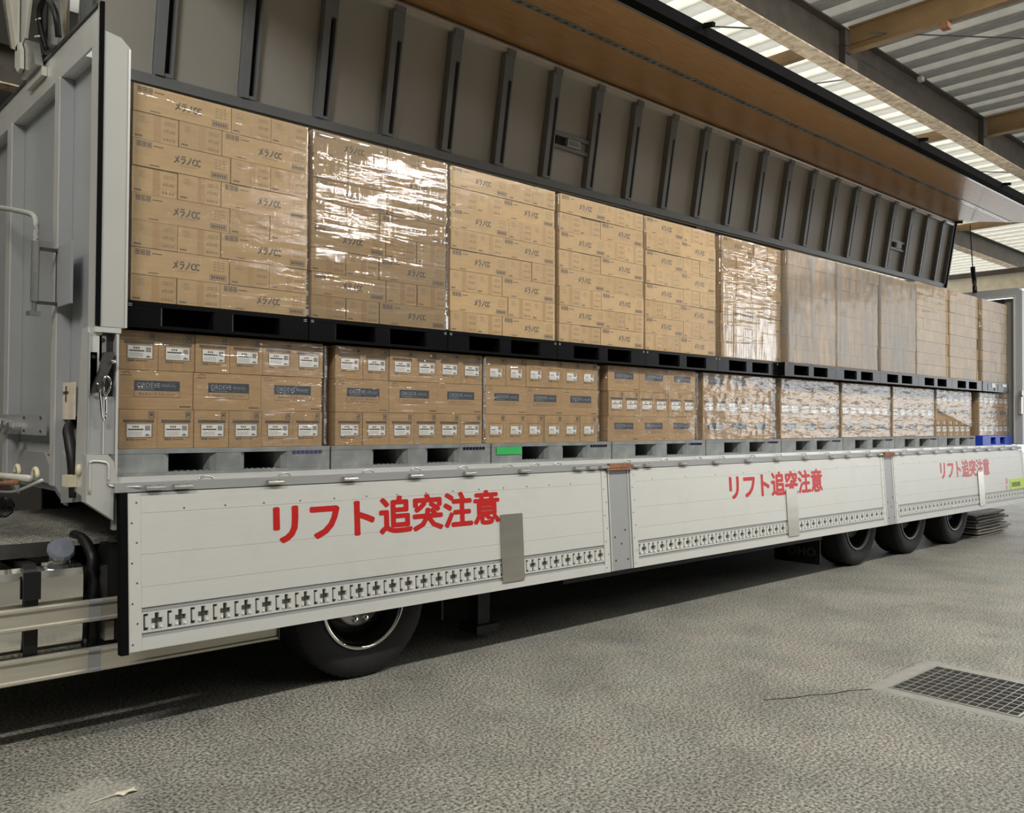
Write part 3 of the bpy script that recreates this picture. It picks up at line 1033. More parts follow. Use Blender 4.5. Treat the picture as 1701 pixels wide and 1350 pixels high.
for a, b in RB + [(XW1 - 0.05, XW1)]:
    bm = bmesh.new()
    wbox(bm, prev + 0.003, a - 0.003, 0.062, 0.945, -0.029, -0.02)
    obj('roof_sheet', bm, 'wing', WR)
    bm = bmesh.new()
    wbox(bm, prev + 0.003, a - 0.003, 0.062, 0.10, -0.0195, -0.012)
    obj('sheet_lip', bm, 'wing', WR)
    prev = b
for i, (a, b) in enumerate(RB):
    bm = bmesh.new()
    wbox(bm, a, a + 0.055, 0.063, 0.944, -0.028, 0.045)
    wbox(bm, b - 0.014, b, 0.063, 0.944, -0.028, 0.03)
    wbox(bm, a + 0.055, b - 0.014, 0.74, 0.944, -0.028, 0.044)
    wbox(bm, a + 0.055, b - 0.014, 0.063, 0.085, -0.028, 0.034)
    obj('roof_bow', bm, 'bow', WR)
    bm = bmesh.new()
    wbox(bm, a + 0.056, b - 0.015, 0.086, 0.739, -0.028, -0.02)
    obj('bow_slot', bm, 'slot', WR)
    bm = bmesh.new()
    wbox(bm, a + 0.01, a + 0.10, 0.925, 0.972, 0.046, 0.06)
    obj('bow_bracket', bm, 'bow', WR)
bm = bmesh.new()
wbox(bm, XW0, XW1, 0.0, 0.06, -0.029, 0.03)
obj('hinge_rail', bm, 'bow', WR)
bm = bmesh.new()
wbox(bm, XW0, XW1, 0.946, 0.99, -0.029, 0.035)
obj('edge_rail', bm, 'alu_bright', WR, bevel=0.008)
bm = bmesh.new()
tube(bm, [wing_pt(XW0, 0.997, 0.02), wing_pt(XW1, 0.997, 0.02)], 0.018, 10)
obj('edge_bead', bm, 'alu_bright', WR, smooth=True)
for a, b in ((XW0, XW0 + 0.05), (XW1 - 0.045, XW1)):
    bm = bmesh.new()
    wbox(bm, a, b, 0.062, 0.945, -0.029, 0.04)
    obj('end_frame', bm, 'bow', WR)
# handle bridges between bows
for i in (6, 18):
    a, b = RB[i][1], RB[i + 1][0]
    for s in (0.34, 0.445):
        bm = bmesh.new()
        wbox(bm, a + 0.002, b - 0.002, s, s + 0.03, -0.018, 0.02)
        obj('handle_bar', bm, 'bow', WR)
    bm = bmesh.new()
    wbox(bm, a + 0.05, a + 0.16, 0.372, 0.443, -0.018, -0.005)
    obj('handle_recess', bm, 'slot', WR)
    bm = bmesh.new()
    wbox(bm, a + 0.17, a + 0.34, 0.374, 0.44, -0.018, 0.03)
    obj('handle_plate', bm, 'post', WR, bevel=0.006)
    bm = bmesh.new()
    wbox(bm, a + 0.195, a + 0.315, 0.388, 0.426, 0.0305, 0.034)
    obj('handle_grip', bm, 'bow', WR)

# side panel of the wing, now overhead, plywood lined
def side_pt(x, s, dd):
    t = Vector((x, 0.72, 4.965 + 0.0012 * x))
    o = Vector((x, -0.885, 4.692))
    u = (o - t).normalized()
    n = Vector((0, u.z, -u.y))
    if n.z > 0:
        n = -n
    return t + (o - t) * s + n * dd
def sbox(bm, x0, x1, s0, s1, d0, d1):
    quadbox(bm, lambda i, j, k: side_pt((x0, x1)[i], (s0, s1)[j], (d0, d1)[k]))
WS = bpy.data.objects.new('wing_side', None)
C.objects.link(WS)
WS.parent = TR
bm = bmesh.new()
sbox(bm, XW0, XW1, -0.02, 1.0, -0.05, -0.013)
obj('side_skin', bm, 'alu', WS)
nS = 6
for k in range(nS):
    x0 = XW0 + (XW1 - XW0) * k / nS + 0.001
    x1 = XW0 + (XW1 - XW0) * (k + 1) / nS - 0.001
    for s0, s1 in ((-0.02, 0.485), (0.535, 0.915)):
        bm = bmesh.new()
        sbox(bm, x0, x1, s0, s1, -0.0125, 0.0)
        obj('plywood_sheet', bm, 'ply', WS)
# lashing rail with slots
bm = bmesh.new()
sbox(bm, XW0, XW1, 0.4855, 0.5345, -0.0125, -0.008)
obj('rail_back', bm, 'slot', WS)
bm = bmesh.new()
sbox(bm, XW0, XW1, 0.4855, 0.500, -0.0078, 0.006)
sbox(bm, XW0, XW1, 0.520, 0.5345, -0.0078, 0.006)
n = int((XW1 - XW0) / 0.1)
for k in range(n):
    x0 = XW0 + k * 0.1
    sbox(bm, x0, x0 + 0.055, 0.5002, 0.5198, -0.0078, 0.0055)
obj('lashing_rail', bm, 'lashrail', WS)
bm = bmesh.new()
sbox(bm, XW0, XW1, 0.9155, 0.965, -0.0125, 0.012)
obj('bottom_rail', bm, 'lashrail', WS, bevel=0.004)
bm = bmesh.new()
sbox(bm, XW0, XW1, 0.966, 1.035, -0.045, 0.035)
obj('edge_seal', bm, 'seal', WS, bevel=0.02, bseg=2)
for x in (3.9, 7.8, 10.3, 12.6):
    bm = bmesh.new()
    sbox(bm, x, x + 0.035, 1.036, 1.09, -0.05, -0.02)
    obj('seal_catch', bm, 'seal', WS)
# gas-tight rubber at the rear end of the wing
bm = bmesh.new()
wbox(bm, XW1 + 0.002, XW1 + 0.03, 0.0, 1.0, -0.05, 0.06)
obj('rear_seal', bm, 'black', WR)
bm = bmesh.new()
sbox(bm, XW1 + 0.002, XW1 + 0.03, -0.02, 0.08, -0.05, 0.03)
obj('seal_corner', bm, 'black', WS)
# hanging strap with a rubber grip at the rear end
bm = bmesh.new()
tube(bm, [(13.25, 0.50, 4.90), (13.27, 0.47, 4.2)], 0.008, 8)
obj('pull_cord', bm, 'black', WR)
bm = bmesh.new()
tube(bm, smooth_path([(13.27, 0.47, 4.22), (13.27, 0.46, 4.10), (13.28, 0.45, 4.0), (13.28, 0.44, 3.80)], 4), 0.035, 10)
obj('cord_grip', bm, 'black', WR, smooth=True)

# rear portal frame
RP = bpy.data.objects.new('rear_portal', None)
C.objects.link(RP)
RP.parent = TR
bm = bmesh.new()
prism(bm, [(-0.19, BED + 0.002), (-0.09, BED + 0.002), (-0.09, 3.72), (2.39, 3.72), (2.39, BED + 0.002), (2.49, BED + 0.002), (2.49, 3.84), (-0.13, 3.84), (-0.19, 3.78)], 'X', 13.45, 13.60)
obj('portal_frame', bm, 'head', RP)
obj('rear_door', B((13.60, 13.64, -0.08, 2.38, BED + 0.004, 3.70)), 'post', RP)
obj('inner_edge', B((13.43, 13.449, -0.09, -0.07, 1.40, 3.70), (13.43, 13.449, -0.09, 1.2, 3.69, 3.72)), 'alu_bright', RP)
bm = B((13.40, 13.449, -0.19, -0.15, 1.86, 2.12), (13.40, 13.449, -0.20, -0.16, 2.15, 2.22))
obj('rear_latch', bm, 'steel', RP, bevel=0.006)
obj('door_track', B((13.38, 13.43, 0.05, 0.9, 3.60, 3.66)), 'slot', RP)
# underbody
CH = bpy.data.objects.new('chassis', None)
C.objects.link(CH)
CH.parent = TR
obj('main_rail', B((1.0, 13.5, 0.72, 0.86, 0.80, 1.288)), 'frame', CH)
obj('main_rail', B((1.0, 13.5, 1.64, 1.78, 0.80, 1.288)), 'frame', CH)
cmesh = finish('cross_member', B((0, 0.08, 0.02, 2.4, 1.10, 1.288)), 'frame')
for k in range(14):
    link('cross_member', cmesh, CH, (0.3 + k, 0, 0))
obj('lower_guard_bar', B((3.4, 7.55, 0.02, 0.06, 0.39, 0.45)), 'frame', CH, bevel=0.006)
obj('guard_bracket', B((3.7, 3.78, 0.062, 0.7, 0.40, 1.1), (6.9, 6.98, 0.062, 0.7, 0.40, 1.1)), 'frame', CH)
obj('axle', B((8.40, 8.54, 0.2, 2.3, 0.44, 0.58)), 'frame', CH)
obj('axle', B((9.86, 10.0, 0.2, 2.3, 0.44, 0.58)), 'frame', CH)
obj('axle', B((11.32, 11.46, 0.2, 2.3, 0.44, 0.58)), 'frame', CH)
fl = obj('mud_flap', B((7.56, 7.575, 0.05, 0.62, 0.10, 0.55)), 'black', CH)
bm = bmesh.new()
text_bm(bm, 'OHO', 0.34, 0.10, 0, 0, 0)
me = bpy.data.meshes.new('flap_lettering')
for v in bm.verts:
    x, z = v.co.x, v.co.z
    v.co = (7.558, 0.27 - x, 0.235 + z)
bm.normal_update()
for f in bm.faces:
    if f.normal.x > 0:
        f.normal_flip()
bm.to_mesh(me)
bm.free()
me.materials.append(mat('flap_grey_letter', (0.10, 0.10, 0.10), 0.6))
link('flap_lettering', me, CH)
obj('far_light_block', B((0.2, 13.4, 2.30, 2.34, 0.45, 1.288)), 'frame', CH)  # unseen black panel added to keep the space under the trailer dark
obj('landing_leg', B((2.75, 2.87, 0.30, 0.42, 0.12, 1.1), (2.70, 2.92, 0.25, 0.47, 0.06, 0.119)), 'frame', CH, bevel=0.005)
obj('mud_flap', B((2.20, 2.215, 0.05, 0.62, 0.28, 0.85)), 'black', CH)


def wheel(kind, parent, loc, chrome):
    t = bpy.data.objects.new(kind, None)
    C.objects.link(t)
    t.parent = parent
    t.location = loc
    R0 = 0.5
    bm = bmesh.new()
    lathe(bm, [(0.285, 0.0), (0.31, -0.008), (0.36, -0.022), (0.42, -0.028), (0.465, -0.018), (0.488, 0.0), (R0, 0.03), (R0, 0.26), (0.48, 0.30), (0.42, 0.32), (0.29, 0.30), (0.285, 0.0)], 56, 'Y', caps=False)
    obj('tyre', bm, 'tyre', t, smooth=True)
    bm = bmesh.new()
    for k in range(56):
        a = 2 * PI * k / 56
        m4 = Matrix.Rotation(a, 4, 'Y')
        n0 = len(bm.verts)
        box(bm, -0.018, 0.018, 0.012, 0.06, R0 - 0.012, R0 + 0.0005)
        bm.verts.ensure_lookup_table()
        for v in bm.verts[n0:]:
            v.co = m4 @ v.co
    obj('tread_blocks', bm, 'tyre', t, kind='stuff')
    bm = bmesh.new()
    lathe(bm, [(0.316, -0.012), (0.318, -0.02), (0.300, -0.022), (0.290, -0.005), (0.286, 0.0)], 56, 'Y', caps=False)
    obj('rim_ring', bm, 'chrome' if chrome else 'rim', t, smooth=True)
    bm = bmesh.new()
    lathe(bm, [(0.286, -0.002), (0.27, 0.02), (0.262, 0.10), (0.24, 0.15), (0.19, 0.165), (0.15, 0.15), (0.0, 0.15)], 48, 'Y', caps=False)
    obj('rim_dish', bm, 'rim_black', t, smooth=True)
    bm = bmesh.new()
    lathe(bm, [(0.0, 0.035), (0.09, 0.04), (0.10, 0.055), (0.165, 0.06), (0.18, 0.075), (0.18, 0.148)], 36, 'Y', caps=False)
    obj('hub_cover' if chrome else 'hub', bm, 'steel' if chrome else 'dull_metal', t, smooth=True)
    nb = bmesh.new()
    lathe(nb, [(0.0, -0.035), (0.016, -0.03), (0.018, 0.0)], 6, 'Y')
    nm = finish('wheel_nut', nb, 'chrome' if chrome else 'dull_metal')
    for k in range(10):
        a = 2 * PI * k / 10
        rr = 0.13 if chrome else 0.20
        link('wheel_nut', nm, t, (rr * math.cos(a), 0.058 if chrome else 0.155, rr * math.sin(a)))
    return t


for x in (8.47, 9.93, 11.39):
    wheel('wheel', TR, (x, 0.06, 0.5), False)

# ------------------------------------------------------------------ TRACTOR rear end
TT = thing('tractor_unit', 'back end of a tractor unit with chrome fuel tank and side guard rails', 'truck', (0, 0, 0))
bm = B((-2.6, 0.75, 0.30, 2.2, 0.99, 1.02))
obj('deck_plate', bm, 'deck', TT)
# raised pips of the checker plate
bm = bmesh.new()
for i in range(60):
    for j in range(34):
        x = -1.0 + i * 0.028
        y = 0.315 + j * 0.032
        a = PI / 4 if (i + j) % 2 else -PI / 4
        c, s = math.cos(a), math.sin(a)
        L_, w_ = 0.011, 0.003
        pts = [(x + c * L_, y + s * L_), (x - s * w_, y + c * w_), (x - c * L_, y - s * L_), (x + s * w_, y - c * w_)]
        vs = [bm.verts.new((p[0], p[1], 1.0201)) for p in pts]
        top = bm.verts.new((x, y, 1.0235))
        for q in range(4):
            bm.faces.new((vs[q], vs[(q + 1) % 4], top))
obj('plate_pips', bm, 'deck', TT, kind='stuff')
obj('deck_edge', B((-2.6, -0.20, 0.28, 0.299, 0.95, 1.025)), 'dull_metal', TT)
bm = bmesh.new()
prism(bm, [(0.12, 0.56), (0.12, 0.86), (0.135, 0.895), (0.17, 0.915), (0.62, 0.915), (0.66, 0.88), (0.66, 0.50), (0.62, 0.46), (0.16, 0.46), (0.13, 0.49)], 'X', -2.2, -0.155)
obj('fuel_tank', bm, 'chrome', TT, bevel=0.012, bseg=2)
obj('tank_end', B((-0.154, -0.146, 0.13, 0.65, 0.47, 0.90)), 'black', TT)
for x0, x1 in ((-0.44, -0.375), (-1.3, -1.235)):
    bm = bmesh.new()
    prism(bm, [(0.10, 0.45), (0.118, 0.45), (0.118, 0.86), (0.133, 0.897), (0.17, 0.917), (0.60, 0.917), (0.60, 0.935), (0.165, 0.935), (0.12, 0.912), (0.10, 0.87)], 'X', x0, x1)
    obj('tank_strap', bm, 'black', TT)
    obj('strap_clamp', B((x0 - 0.008, x1 + 0.008, 0.085, 0.10, 0.76, 0.90)), 'black', TT, bevel=0.006)
bm = bmesh.new()
lathe(bm, [(0.050, 0.0), (0.050, 0.045), (0.042, 0.05)], 20, 'Z', (-0.245, 0.22, 0.916))
obj('filler_neck', bm, 'stainless', TT, smooth=False)
bm = bmesh.new()
prof = [(0.030, 0.0), (0.060, 0.010), (0.070, 0.028), (0.070, 0.040), (0.060, 0.056), (0.0, 0.062)]
m4 = Matrix.Translation((-0.245, 0.20, 0.985)) @ Matrix.Rotation(math.radians(52), 4, 'X')
lathe(bm, [(r, h - 0.03) for r, h in prof], 12, 'Z')
for v in bm.verts:
    v.co = m4 @ v.co
obj('tank_cap', bm, mat('grey_glossy_cap', (0.20, 0.22, 0.27), 0.12, coat=0.5), TT)
bm = bmesh.new()
tube(bm, [(-0.34, 0.2, 0.921), (-0.20, 0.2, 0.921)], 0.008, 8)
lathe(bm, [(0.02, 0), (0.015, 0.02), (0.0, 0.025)], 12, 'Z', (-0.20, 0.25, 0.916))
obj('tank_fittings', bm, 'chrome', TT)
# black upright brackets behind the tank
bm = bmesh.new()
tube(bm, smooth_path([(-0.11, 0.45, 1.03), (-0.105, 0.30, 1.02), (-0.10, 0.20, 0.97), (-0.098, 0.15, 0.88), (-0.098, 0.14, 0.45)], 5), 0.028, 12)
obj('guard_upright', bm, 'black', TT, smooth=True)
obj('second_tank', B((-0.06, 0.80, 0.16, 0.6, 0.52, 0.885)), 'dull_metal', TT, bevel=0.03, bseg=3)
obj('mount_block', B((-0.055, -0.01, 0.075, 0.155, 0.50, 0.60)), 'stainless', TT, bevel=0.008)
# side guard rails
for z0, z1 in ((0.615, 0.73), (0.350, 0.478)):
    x1 = -0.115
    bm = bmesh.new()
    prof = [(0.05, z0), (0.038, z0 + 0.006), (0.038, z0 + 0.018), (0.05, z0 + 0.024), (0.05, z1 - 0.024), (0.038, z1 - 0.018), (0.038, z1 - 0.006), (0.05, z1), (0.075, z1), (0.075, z0)]
    prism(bm, prof, 'X', -2.6, -0.145)
    obj('side_guard_rail', bm, 'guard', TT)
    bm = bmesh.new()
    prism(bm, [(p[0] - 0.002, p[1]) for p in prof], 'X', -0.144, -0.085)
    obj('rail_joiner', bm, 'alu_grey', TT)
    bm = bmesh.new()
    prism(bm, prof, 'X', -0.084, 0.935)
    obj('side_guard_rail', bm, 'guard', TT)
    obj('rail_end_cap', B((0.936, 0.945, 0.036, 0.077, z0 - 0.002, z1 + 0.002)), 'dull_metal', TT)
obj('chassis_rail', B((-2.6, 2.6, 0.78, 0.86, 0.62, 0.93)), 'frame', TT)
wheel('drive_wheel', TT, (1.56, 0.06, 0.5), True)
obj('fifth_wheel', B((1.0, 2.1, 0.80, 1.70, 1.021, 1.20)), 'frame', TT, bevel=0.02)
obj('rear_mudguard', B((-0.02, 0.02, 0.1, 0.6, 0.42, 1.0)), 'frame', TT)
# hoses and couplings behind the cab
bm = bmesh.new()
tube(bm, [(-0.4, 1.4, 1.40), (-0.4, 0.832, 1.355), (-0.4, 0.20, 1.372)], 0.018, 10)
obj('air_hose', bm, 'whitepaint', TT, smooth=True)
bm = bmesh.new()
tube(bm, [(-0.42, 1.4, 1.30), (-0.42, 0.828, 1.31), (-0.42, 0.35, 1.345)], 0.014, 10)
obj('air_hose', bm, 'rust', TT, smooth=True)
bm = bmesh.new()
tube(bm, smooth_path([(-0.4, 1.2, 1.25), (-0.4, 0.70, 1.27), (-0.4, 0.40, 1.30), (-0.38, 0.05, 1.37)], 5), 0.008, 8)
obj('air_hose', bm, 'alu_bright', TT, smooth=True)
for cy in (0.62, 0.25):
    bm = bmesh.new()
    tube(bm, [(-0.36, cy + 0.045 * math.cos(t), 1.375 + 0.045 * math.sin(t)) for t in [PI * (0.0 + k / 8) for k in range(9)]], 0.012, 8)
    obj('hose_clamp', bm, 'cream', TT, smooth=True)
bm = bmesh.new()
pts = [(-0.45 + 0.05 * math.cos(k * 0.7), 0.95 - k * 0.006, 1.20 + 0.05 * math.sin(k * 0.7)) for k in range(75)]
tube(bm, pts, 0.011, 6)
obj('coiled_cable', bm, 'black', TT, smooth=True)
obj('hose_stand', B((-0.43, -0.37, 1.10, 1.16, 1.021, 1.38)), 'frame', TT)

# ------------------------------------------------------------------ PALLETS
def pallet_proto(name, w, d, h, m, b1, b2, chamfer):
    t = bpy.data.objects.new(name, None)
    C.objects.link(t)
    obj('top_deck', B((0, w, 0, d, h - 0.026, h)), m, t, bevel=0.004)
    bm = B((0, w, 0, d, 0, 0.016))
    obj('bottom_deck', bm, m, t, bevel=0.003)
    o1 = b1
    o2 = (w - b2) / 2
    for x0, x1 in ((0, b1), (o2, o2 + b2), (w - b1, w)):
        c = chamfer
        bm = bmesh.new()
        l = c if x0 > 0 else 0
        r = c if x1 < w else 0
        pts = [(x0 + l, 0.0015)] + [(x1 - r, 0.0015)]
        if r:
            pts += [(x1 - r * 0.35, 0.0015 + r * 0.4), (x1, 0.0015 + r * 1.3)]
        pts += [(x1, d - 0.0015), (x0, d - 0.0015)]
        if l:
            pts += [(x0, 0.0015 + l * 1.3), (x0 + l * 0.35, 0.0015 + l * 0.4)]
        prism(bm, pts, 'Z', 0.0165, h - 0.0265)
        obj('block', bm, m, t)
    return t


UPX = [1.1 * k + 0.003 for k in range(12)]
pb = pallet_proto('black_pallet', 1.094, 1.1, 0.143, 'black_plastic', 0.20, 0.13, 0.012)
# small moulded marks at the corners
for x in (0.012, 1.062):
    for z in (0.122, 0.112):
        obj('moulded_mark', B((x, x + 0.02, -0.003, 0.0, z, z + 0.004)), 'alu_grey', pb)
UY = []
for i in range(12):
    y = 0.0 if i < 6 else -0.071
    o = pb if i == 0 else copy_tree(pb)
    o.location = (UPX[i] + (0.03 if i == 11 else 0), y, 2.1825)
    tag(o, f'black plastic pallet, {ORD[i]} along the upper tier from the headboard', 'pallet', 'black upper tier pallets')
    UY.append(y)
# white labels on the last black pallet
last = o
obj('white_sticker', B((0.36, 0.50, -0.003, -0.0005, 0.06, 0.125)), 'label', last)
obj('white_sticker', B((0.80, 0.97, -0.003, -0.0005, 0.085, 0.125)), 'label', last)
obj('end_skirt', B((0.21, 0.45, 0.001, 0.02, 0.017, 0.115)), 'black_plastic', last)
obj('end_skirt', B((0.62, 0.89, 0.001, 0.02, 0.017, 0.115)), 'black_plastic', last)

LPX = [-0.084 + 1.3477 * k for k in range(11)]
pg = pallet_proto('grey_pallet', 1.335, 1.1, 0.145, 'grey_plastic', 0.345, 0.245, 0.05)
bm = B(*[(0.36 + 0.035 * k, 0.372 + 0.035 * k, 0.01, 0.02, 0.016, 0.022) for k in range(18)])
obj('deck_pips', bm, 'grey_plastic', pg, kind='stuff')
pblue = pallet_proto('blue_pallet', 1.24, 1.1, 0.145, 'blue_plastic', 0.33, 0.20, 0.01)
for i in range(10):
    if i == 9:
        o = pblue
        o.location = (12.07 + 0.12, -0.05, BED + 0.001)
        tag(o, 'bright blue plastic pallet at the rear end of the bed', 'pallet')
        continue
    o = pg if i == 0 else copy_tree(pg)
    o.location = (LPX[i] + 0.006, 0.0, BED + 0.001)
    ex = {0: ' beside the latch post', 2: ', with green tape'}.get(i, '')
    tag(o, f'grey plastic pallet, {ORD[i]} on the bed from the headboard{ex}', 'pallet', 'grey bed pallets')
    if i == 2:
        bm = bmesh.new()
        box(bm, 0.045, 0.30, -0.004, -0.0005, 0.062, 0.118)
        obj('green_tape', bm, 'greentape', o)
    # violet ownership print at the right end
    bm = bmesh.new()
    if i < 3:
        for k in range(7):
            flat(bm, 1.075 + k * 0.03, 1.098 + k * 0.03, 0.102, 0.122, -0.0009)
    else:
        flat(bm, 1.10, 1.27, 0.103, 0.121, -0.0009)
    link('violet_print', face_mesh('violet_print', bm, 'violet'), o)

# ------------------------------------------------------------------ CARTONS
def body_mesh(name, w, d, h, m):
    return finish(name, B((0, w, 0, d, 0, h)), m, bevel=0.0045)


def child_face(proto, name, bm, m, y=-0.0008):
    o = link(name, face_mesh(name, bm, m), proto)
    o.location = (0, y, 0)
    return o


RH = 0.1487
LW, SW = 0.555, 0.2535


def long_carton(w, h):
    o = link('flat_carton', body_mesh('flat_carton', w, 0.24, h, 'carton'))
    s = w / 0.555
    bm = bmesh.new()
    text_bm(bm, 'メラノCC', 0.152 * s, 0.047, 0.30 * s, h * 0.52, bold=0.016, shear=0.12)
    text_bm(bm, 'メラノCC', 0.152 * s, 0.047, 0.303 * s, h * 0.515, y=-0.0002, bold=0.016, shear=0.12)
    for k in range(3):      # three care symbols
        x = 0.022 + k * 0.028
        flat(bm, x, x + 0.022, h - 0.013, h - 0.009)
        flat(bm, x, x + 0.004, h - 0.034, h - 0.013)
        flat(bm, x + 0.018, x + 0.022, h - 0.034, h - 0.013)
        flat(bm, x + 0.007, x + 0.015, h - 0.030, h - 0.017)
        flat(bm, x, x + 0.022, h - 0.038, h - 0.034)
    for k in range(6):
        flat(bm, 0.112 + k * 0.009, 0.119 + k * 0.009, h - 0.028, h - 0.022)
    for k in range(7):
        flat(bm, 0.09 + k * 0.008, 0.096 + k * 0.008, 0.010, 0.016)
    x0, x1 = w - 0.115, w - 0.018
    for a, b, c, d in ((x0, x1, 0.013, 0.0155), (x0, x1, 0.043, 0.0455), (x0, x0 + 0.0025, 0.013, 0.0455), (x1 - 0.0025, x1, 0.013, 0.0455)):
        flat(bm, a, b, c, d)
    for k in range(6):
        flat(bm, x0 + 0.008 + k * 0.014, x0 + 0.018 + k * 0.014, 0.020, 0.038)
    child_face(o, 'print', bm, 'ink')
    bm = bmesh.new()
    flat(bm, 0.25 * s, 0.36 * s, h * 0.52 - 0.034, h * 0.52 - 0.031)
    for k in range(4):
        for q in range(3):
            flat(bm, w - 0.095 + q * 0.024, w - 0.078 + q * 0.024, h - 0.03 - k * 0.016, h - 0.024 - k * 0.016)
    child_face(o, 'faint_print', bm, 'faint_ink')
    return o


def end_carton(w, h):
    o = link('flat_carton', body_mesh('flat_carton', w, 0.555, h, 'carton'))
    bm = bmesh.new()
    flat(bm, w * 0.45, w * 0.61, 0.0, h)
    child_face(o, 'tape', bm, 'tape', -0.0005)
    bm = bmesh.new()
    text_bm(bm, 'メラノCC', 0.066, 0.020, w * 0.80, h * 0.47, bold=0.004, shear=0.12)
    for k in range(4):
        flat(bm, 0.012 + k * 0.010, 0.019 + k * 0.010, 0.012, 0.022)
    child_face(o, 'print', bm, 'ink')
    bm = bmesh.new()
    for k in range(5):
        flat(bm, 0.028 + (k % 3) * 0.010, 0.068 - (k % 2) * 0.015, h - 0.026 - k * 0.007, h - 0.023 - k * 0.007)
    for q in range(4):
        flat(bm, w - 0.075 + q * 0.016, w - 0.064 + q * 0.016, h - 0.03, h - 0.024)
        flat(bm, w - 0.075 + q * 0.016, w - 0.064 + q * 0.016, h - 0.042, h - 0.036)
        flat(bm, w - 0.085 + q * 0.018, w - 0.072 + q * 0.018, 0.015, 0.03)
    child_face(o, 'faint_print', bm, 'faint_ink')
    return o


UX = [(0.038, 1.097), (1.137, 2.203), (2.2415, 3.2834), (3.347, 4.396), (4.441, 5.4986), (5.598, 6.690), (6.702, 7.728), (7.750, 8.760), (8.854, 9.862), (9.880, 10.838), (10.964, 11.937), (12.165, 13.144)]
protoL = long_carton(0.555, RH - 0.0028)
protoS = end_carton(0.2480, RH - 0.0028)
plainL = link('flat_carton', protoL.data.copy())
plainS = link('flat_carton', protoS.data.copy())
used = {id(protoL): False, id(protoS): False, id(plainL): False, id(plainS): False}
# carton counts per face are the same in every stack


def place(proto, x, y, z, w, label, group, jit=True):
    if used[id(proto)]:
        o = copy_tree(proto)
    else:
        o = proto
        used[id(proto)] = True
    o.location = (x, y + (random.uniform(-0.004, 0.005) if jit else 0), z)
    o.scale = (1, 1, 1)
    tag(o, label, 'carton', group)
    return o


NUM = ['one', 'two', 'three', 'four', 'five', 'six', 'seven', 'eight']
for i, (x0, x1) in enumerate(UX):
    z0 = 2.3265
    W_ = x1 - x0
    yb = UY[i] + 0.03
    far = i >= 6
    pl_, ps_ = (plainL, plainS) if far else (protoL, protoS)
    for r in range(8):          # r = 0 lowest
        top = 7 - r
        rh = RH if i < 9 else 0.1532
        z = z0 + r * rh + 0.0005
        if r == 0 or True:
            row_y = random.uniform(-0.003, 0.006)
        gap = W_ - 0.555 - 2 * 0.248
        jx = random.uniform(-0.006, 0.006)
        if gap < 0.01:          # narrower stacks sit tight
            jx = 0
        gp = max(0.0015, gap / 2)
        if top % 2 == 0:
            seq = [('L', x0), ('S', x0 + 0.555 + gp), ('S', x0 + 0.555 + 0.248 + 2 * gp)]
        else:
            seq = [('S', x0), ('S', x0 + 0.248 + gp), ('L', x0 + 0.496 + 2 * gp)]
        for q, (kk, xx) in enumerate(seq):
            pos = ('left', 'middle', 'right')[q]
            lab = f"{'long' if kk == 'L' else 'end-on'} tan carton at {pos} of row {NUM[top]} from top, {ORD[i]} upper stack from headboard"
            place(pl_ if kk == 'L' else ps_, xx + jx, yb + row_y, z, 0, lab, f'cartons of the {ORD[i]} upper stack')

# lower tier
LH = 0.2155


def wide_box(line2, jp, w):
    h = LH - 0.002
    o = link('kraft_carton', body_mesh('kraft_carton', w, 0.30, h, 'kraft'))
    s = w / 0.41
    a, b = 0.085 * s, 0.335 * s
    bm = bmesh.new()
    flat(bm, a, b, 0.102, 0.158)
    child_face(o, 'navy_panel', bm, 'navy', -0.0006)
    bm = bmesh.new()
    text_bm(bm, 'ORDEVE', (b - a) * 0.50, 0.027, a + (b - a) * 0.31, 0.133, bold=-0.002)
    text_bm(bm, line2, (b - a) * 0.34, 0.026, a + (b - a) * 0.76, 0.130, bold=-0.012, shear=0.35)
    for k in range(10):
        flat(bm, a + 0.02 + k * 0.009, a + 0.027 + k * 0.009, 0.110, 0.113)
    child_face(o, 'panel_lettering', bm, 'pale_ink', -0.0012)
    bm = bmesh.new()
    for q in ((a, b, 0.066, 0.068), (a, a + 0.002, 0.066, 0.102), (b - 0.002, b, 0.066, 0.102)):
        flat(bm, *q)
    text_bm(bm, jp, (b - a) * 0.80, 0.020, (a + b) / 2, 0.084, bold=0.01)
    # hill shaped emblem top left, tiny note bottom right
    for k in range(7):
        x = 0.025 + k * 0.0058
        hh = 0.004 + 0.008 * math.sin(PI * (k + 0.5) / 7)
        flat(bm, x, x + 0.0058, h - 0.020 + hh - 0.004, h - 0.020 + hh)
    flat(bm, 0.018, 0.072, h - 0.030, h - 0.0265)
    for k in range(8):
        flat(bm, w - 0.075 + k * 0.008, w - 0.069 + k * 0.008, 0.012, 0.020)
    child_face(o, 'print', bm, 'ink')
    return o


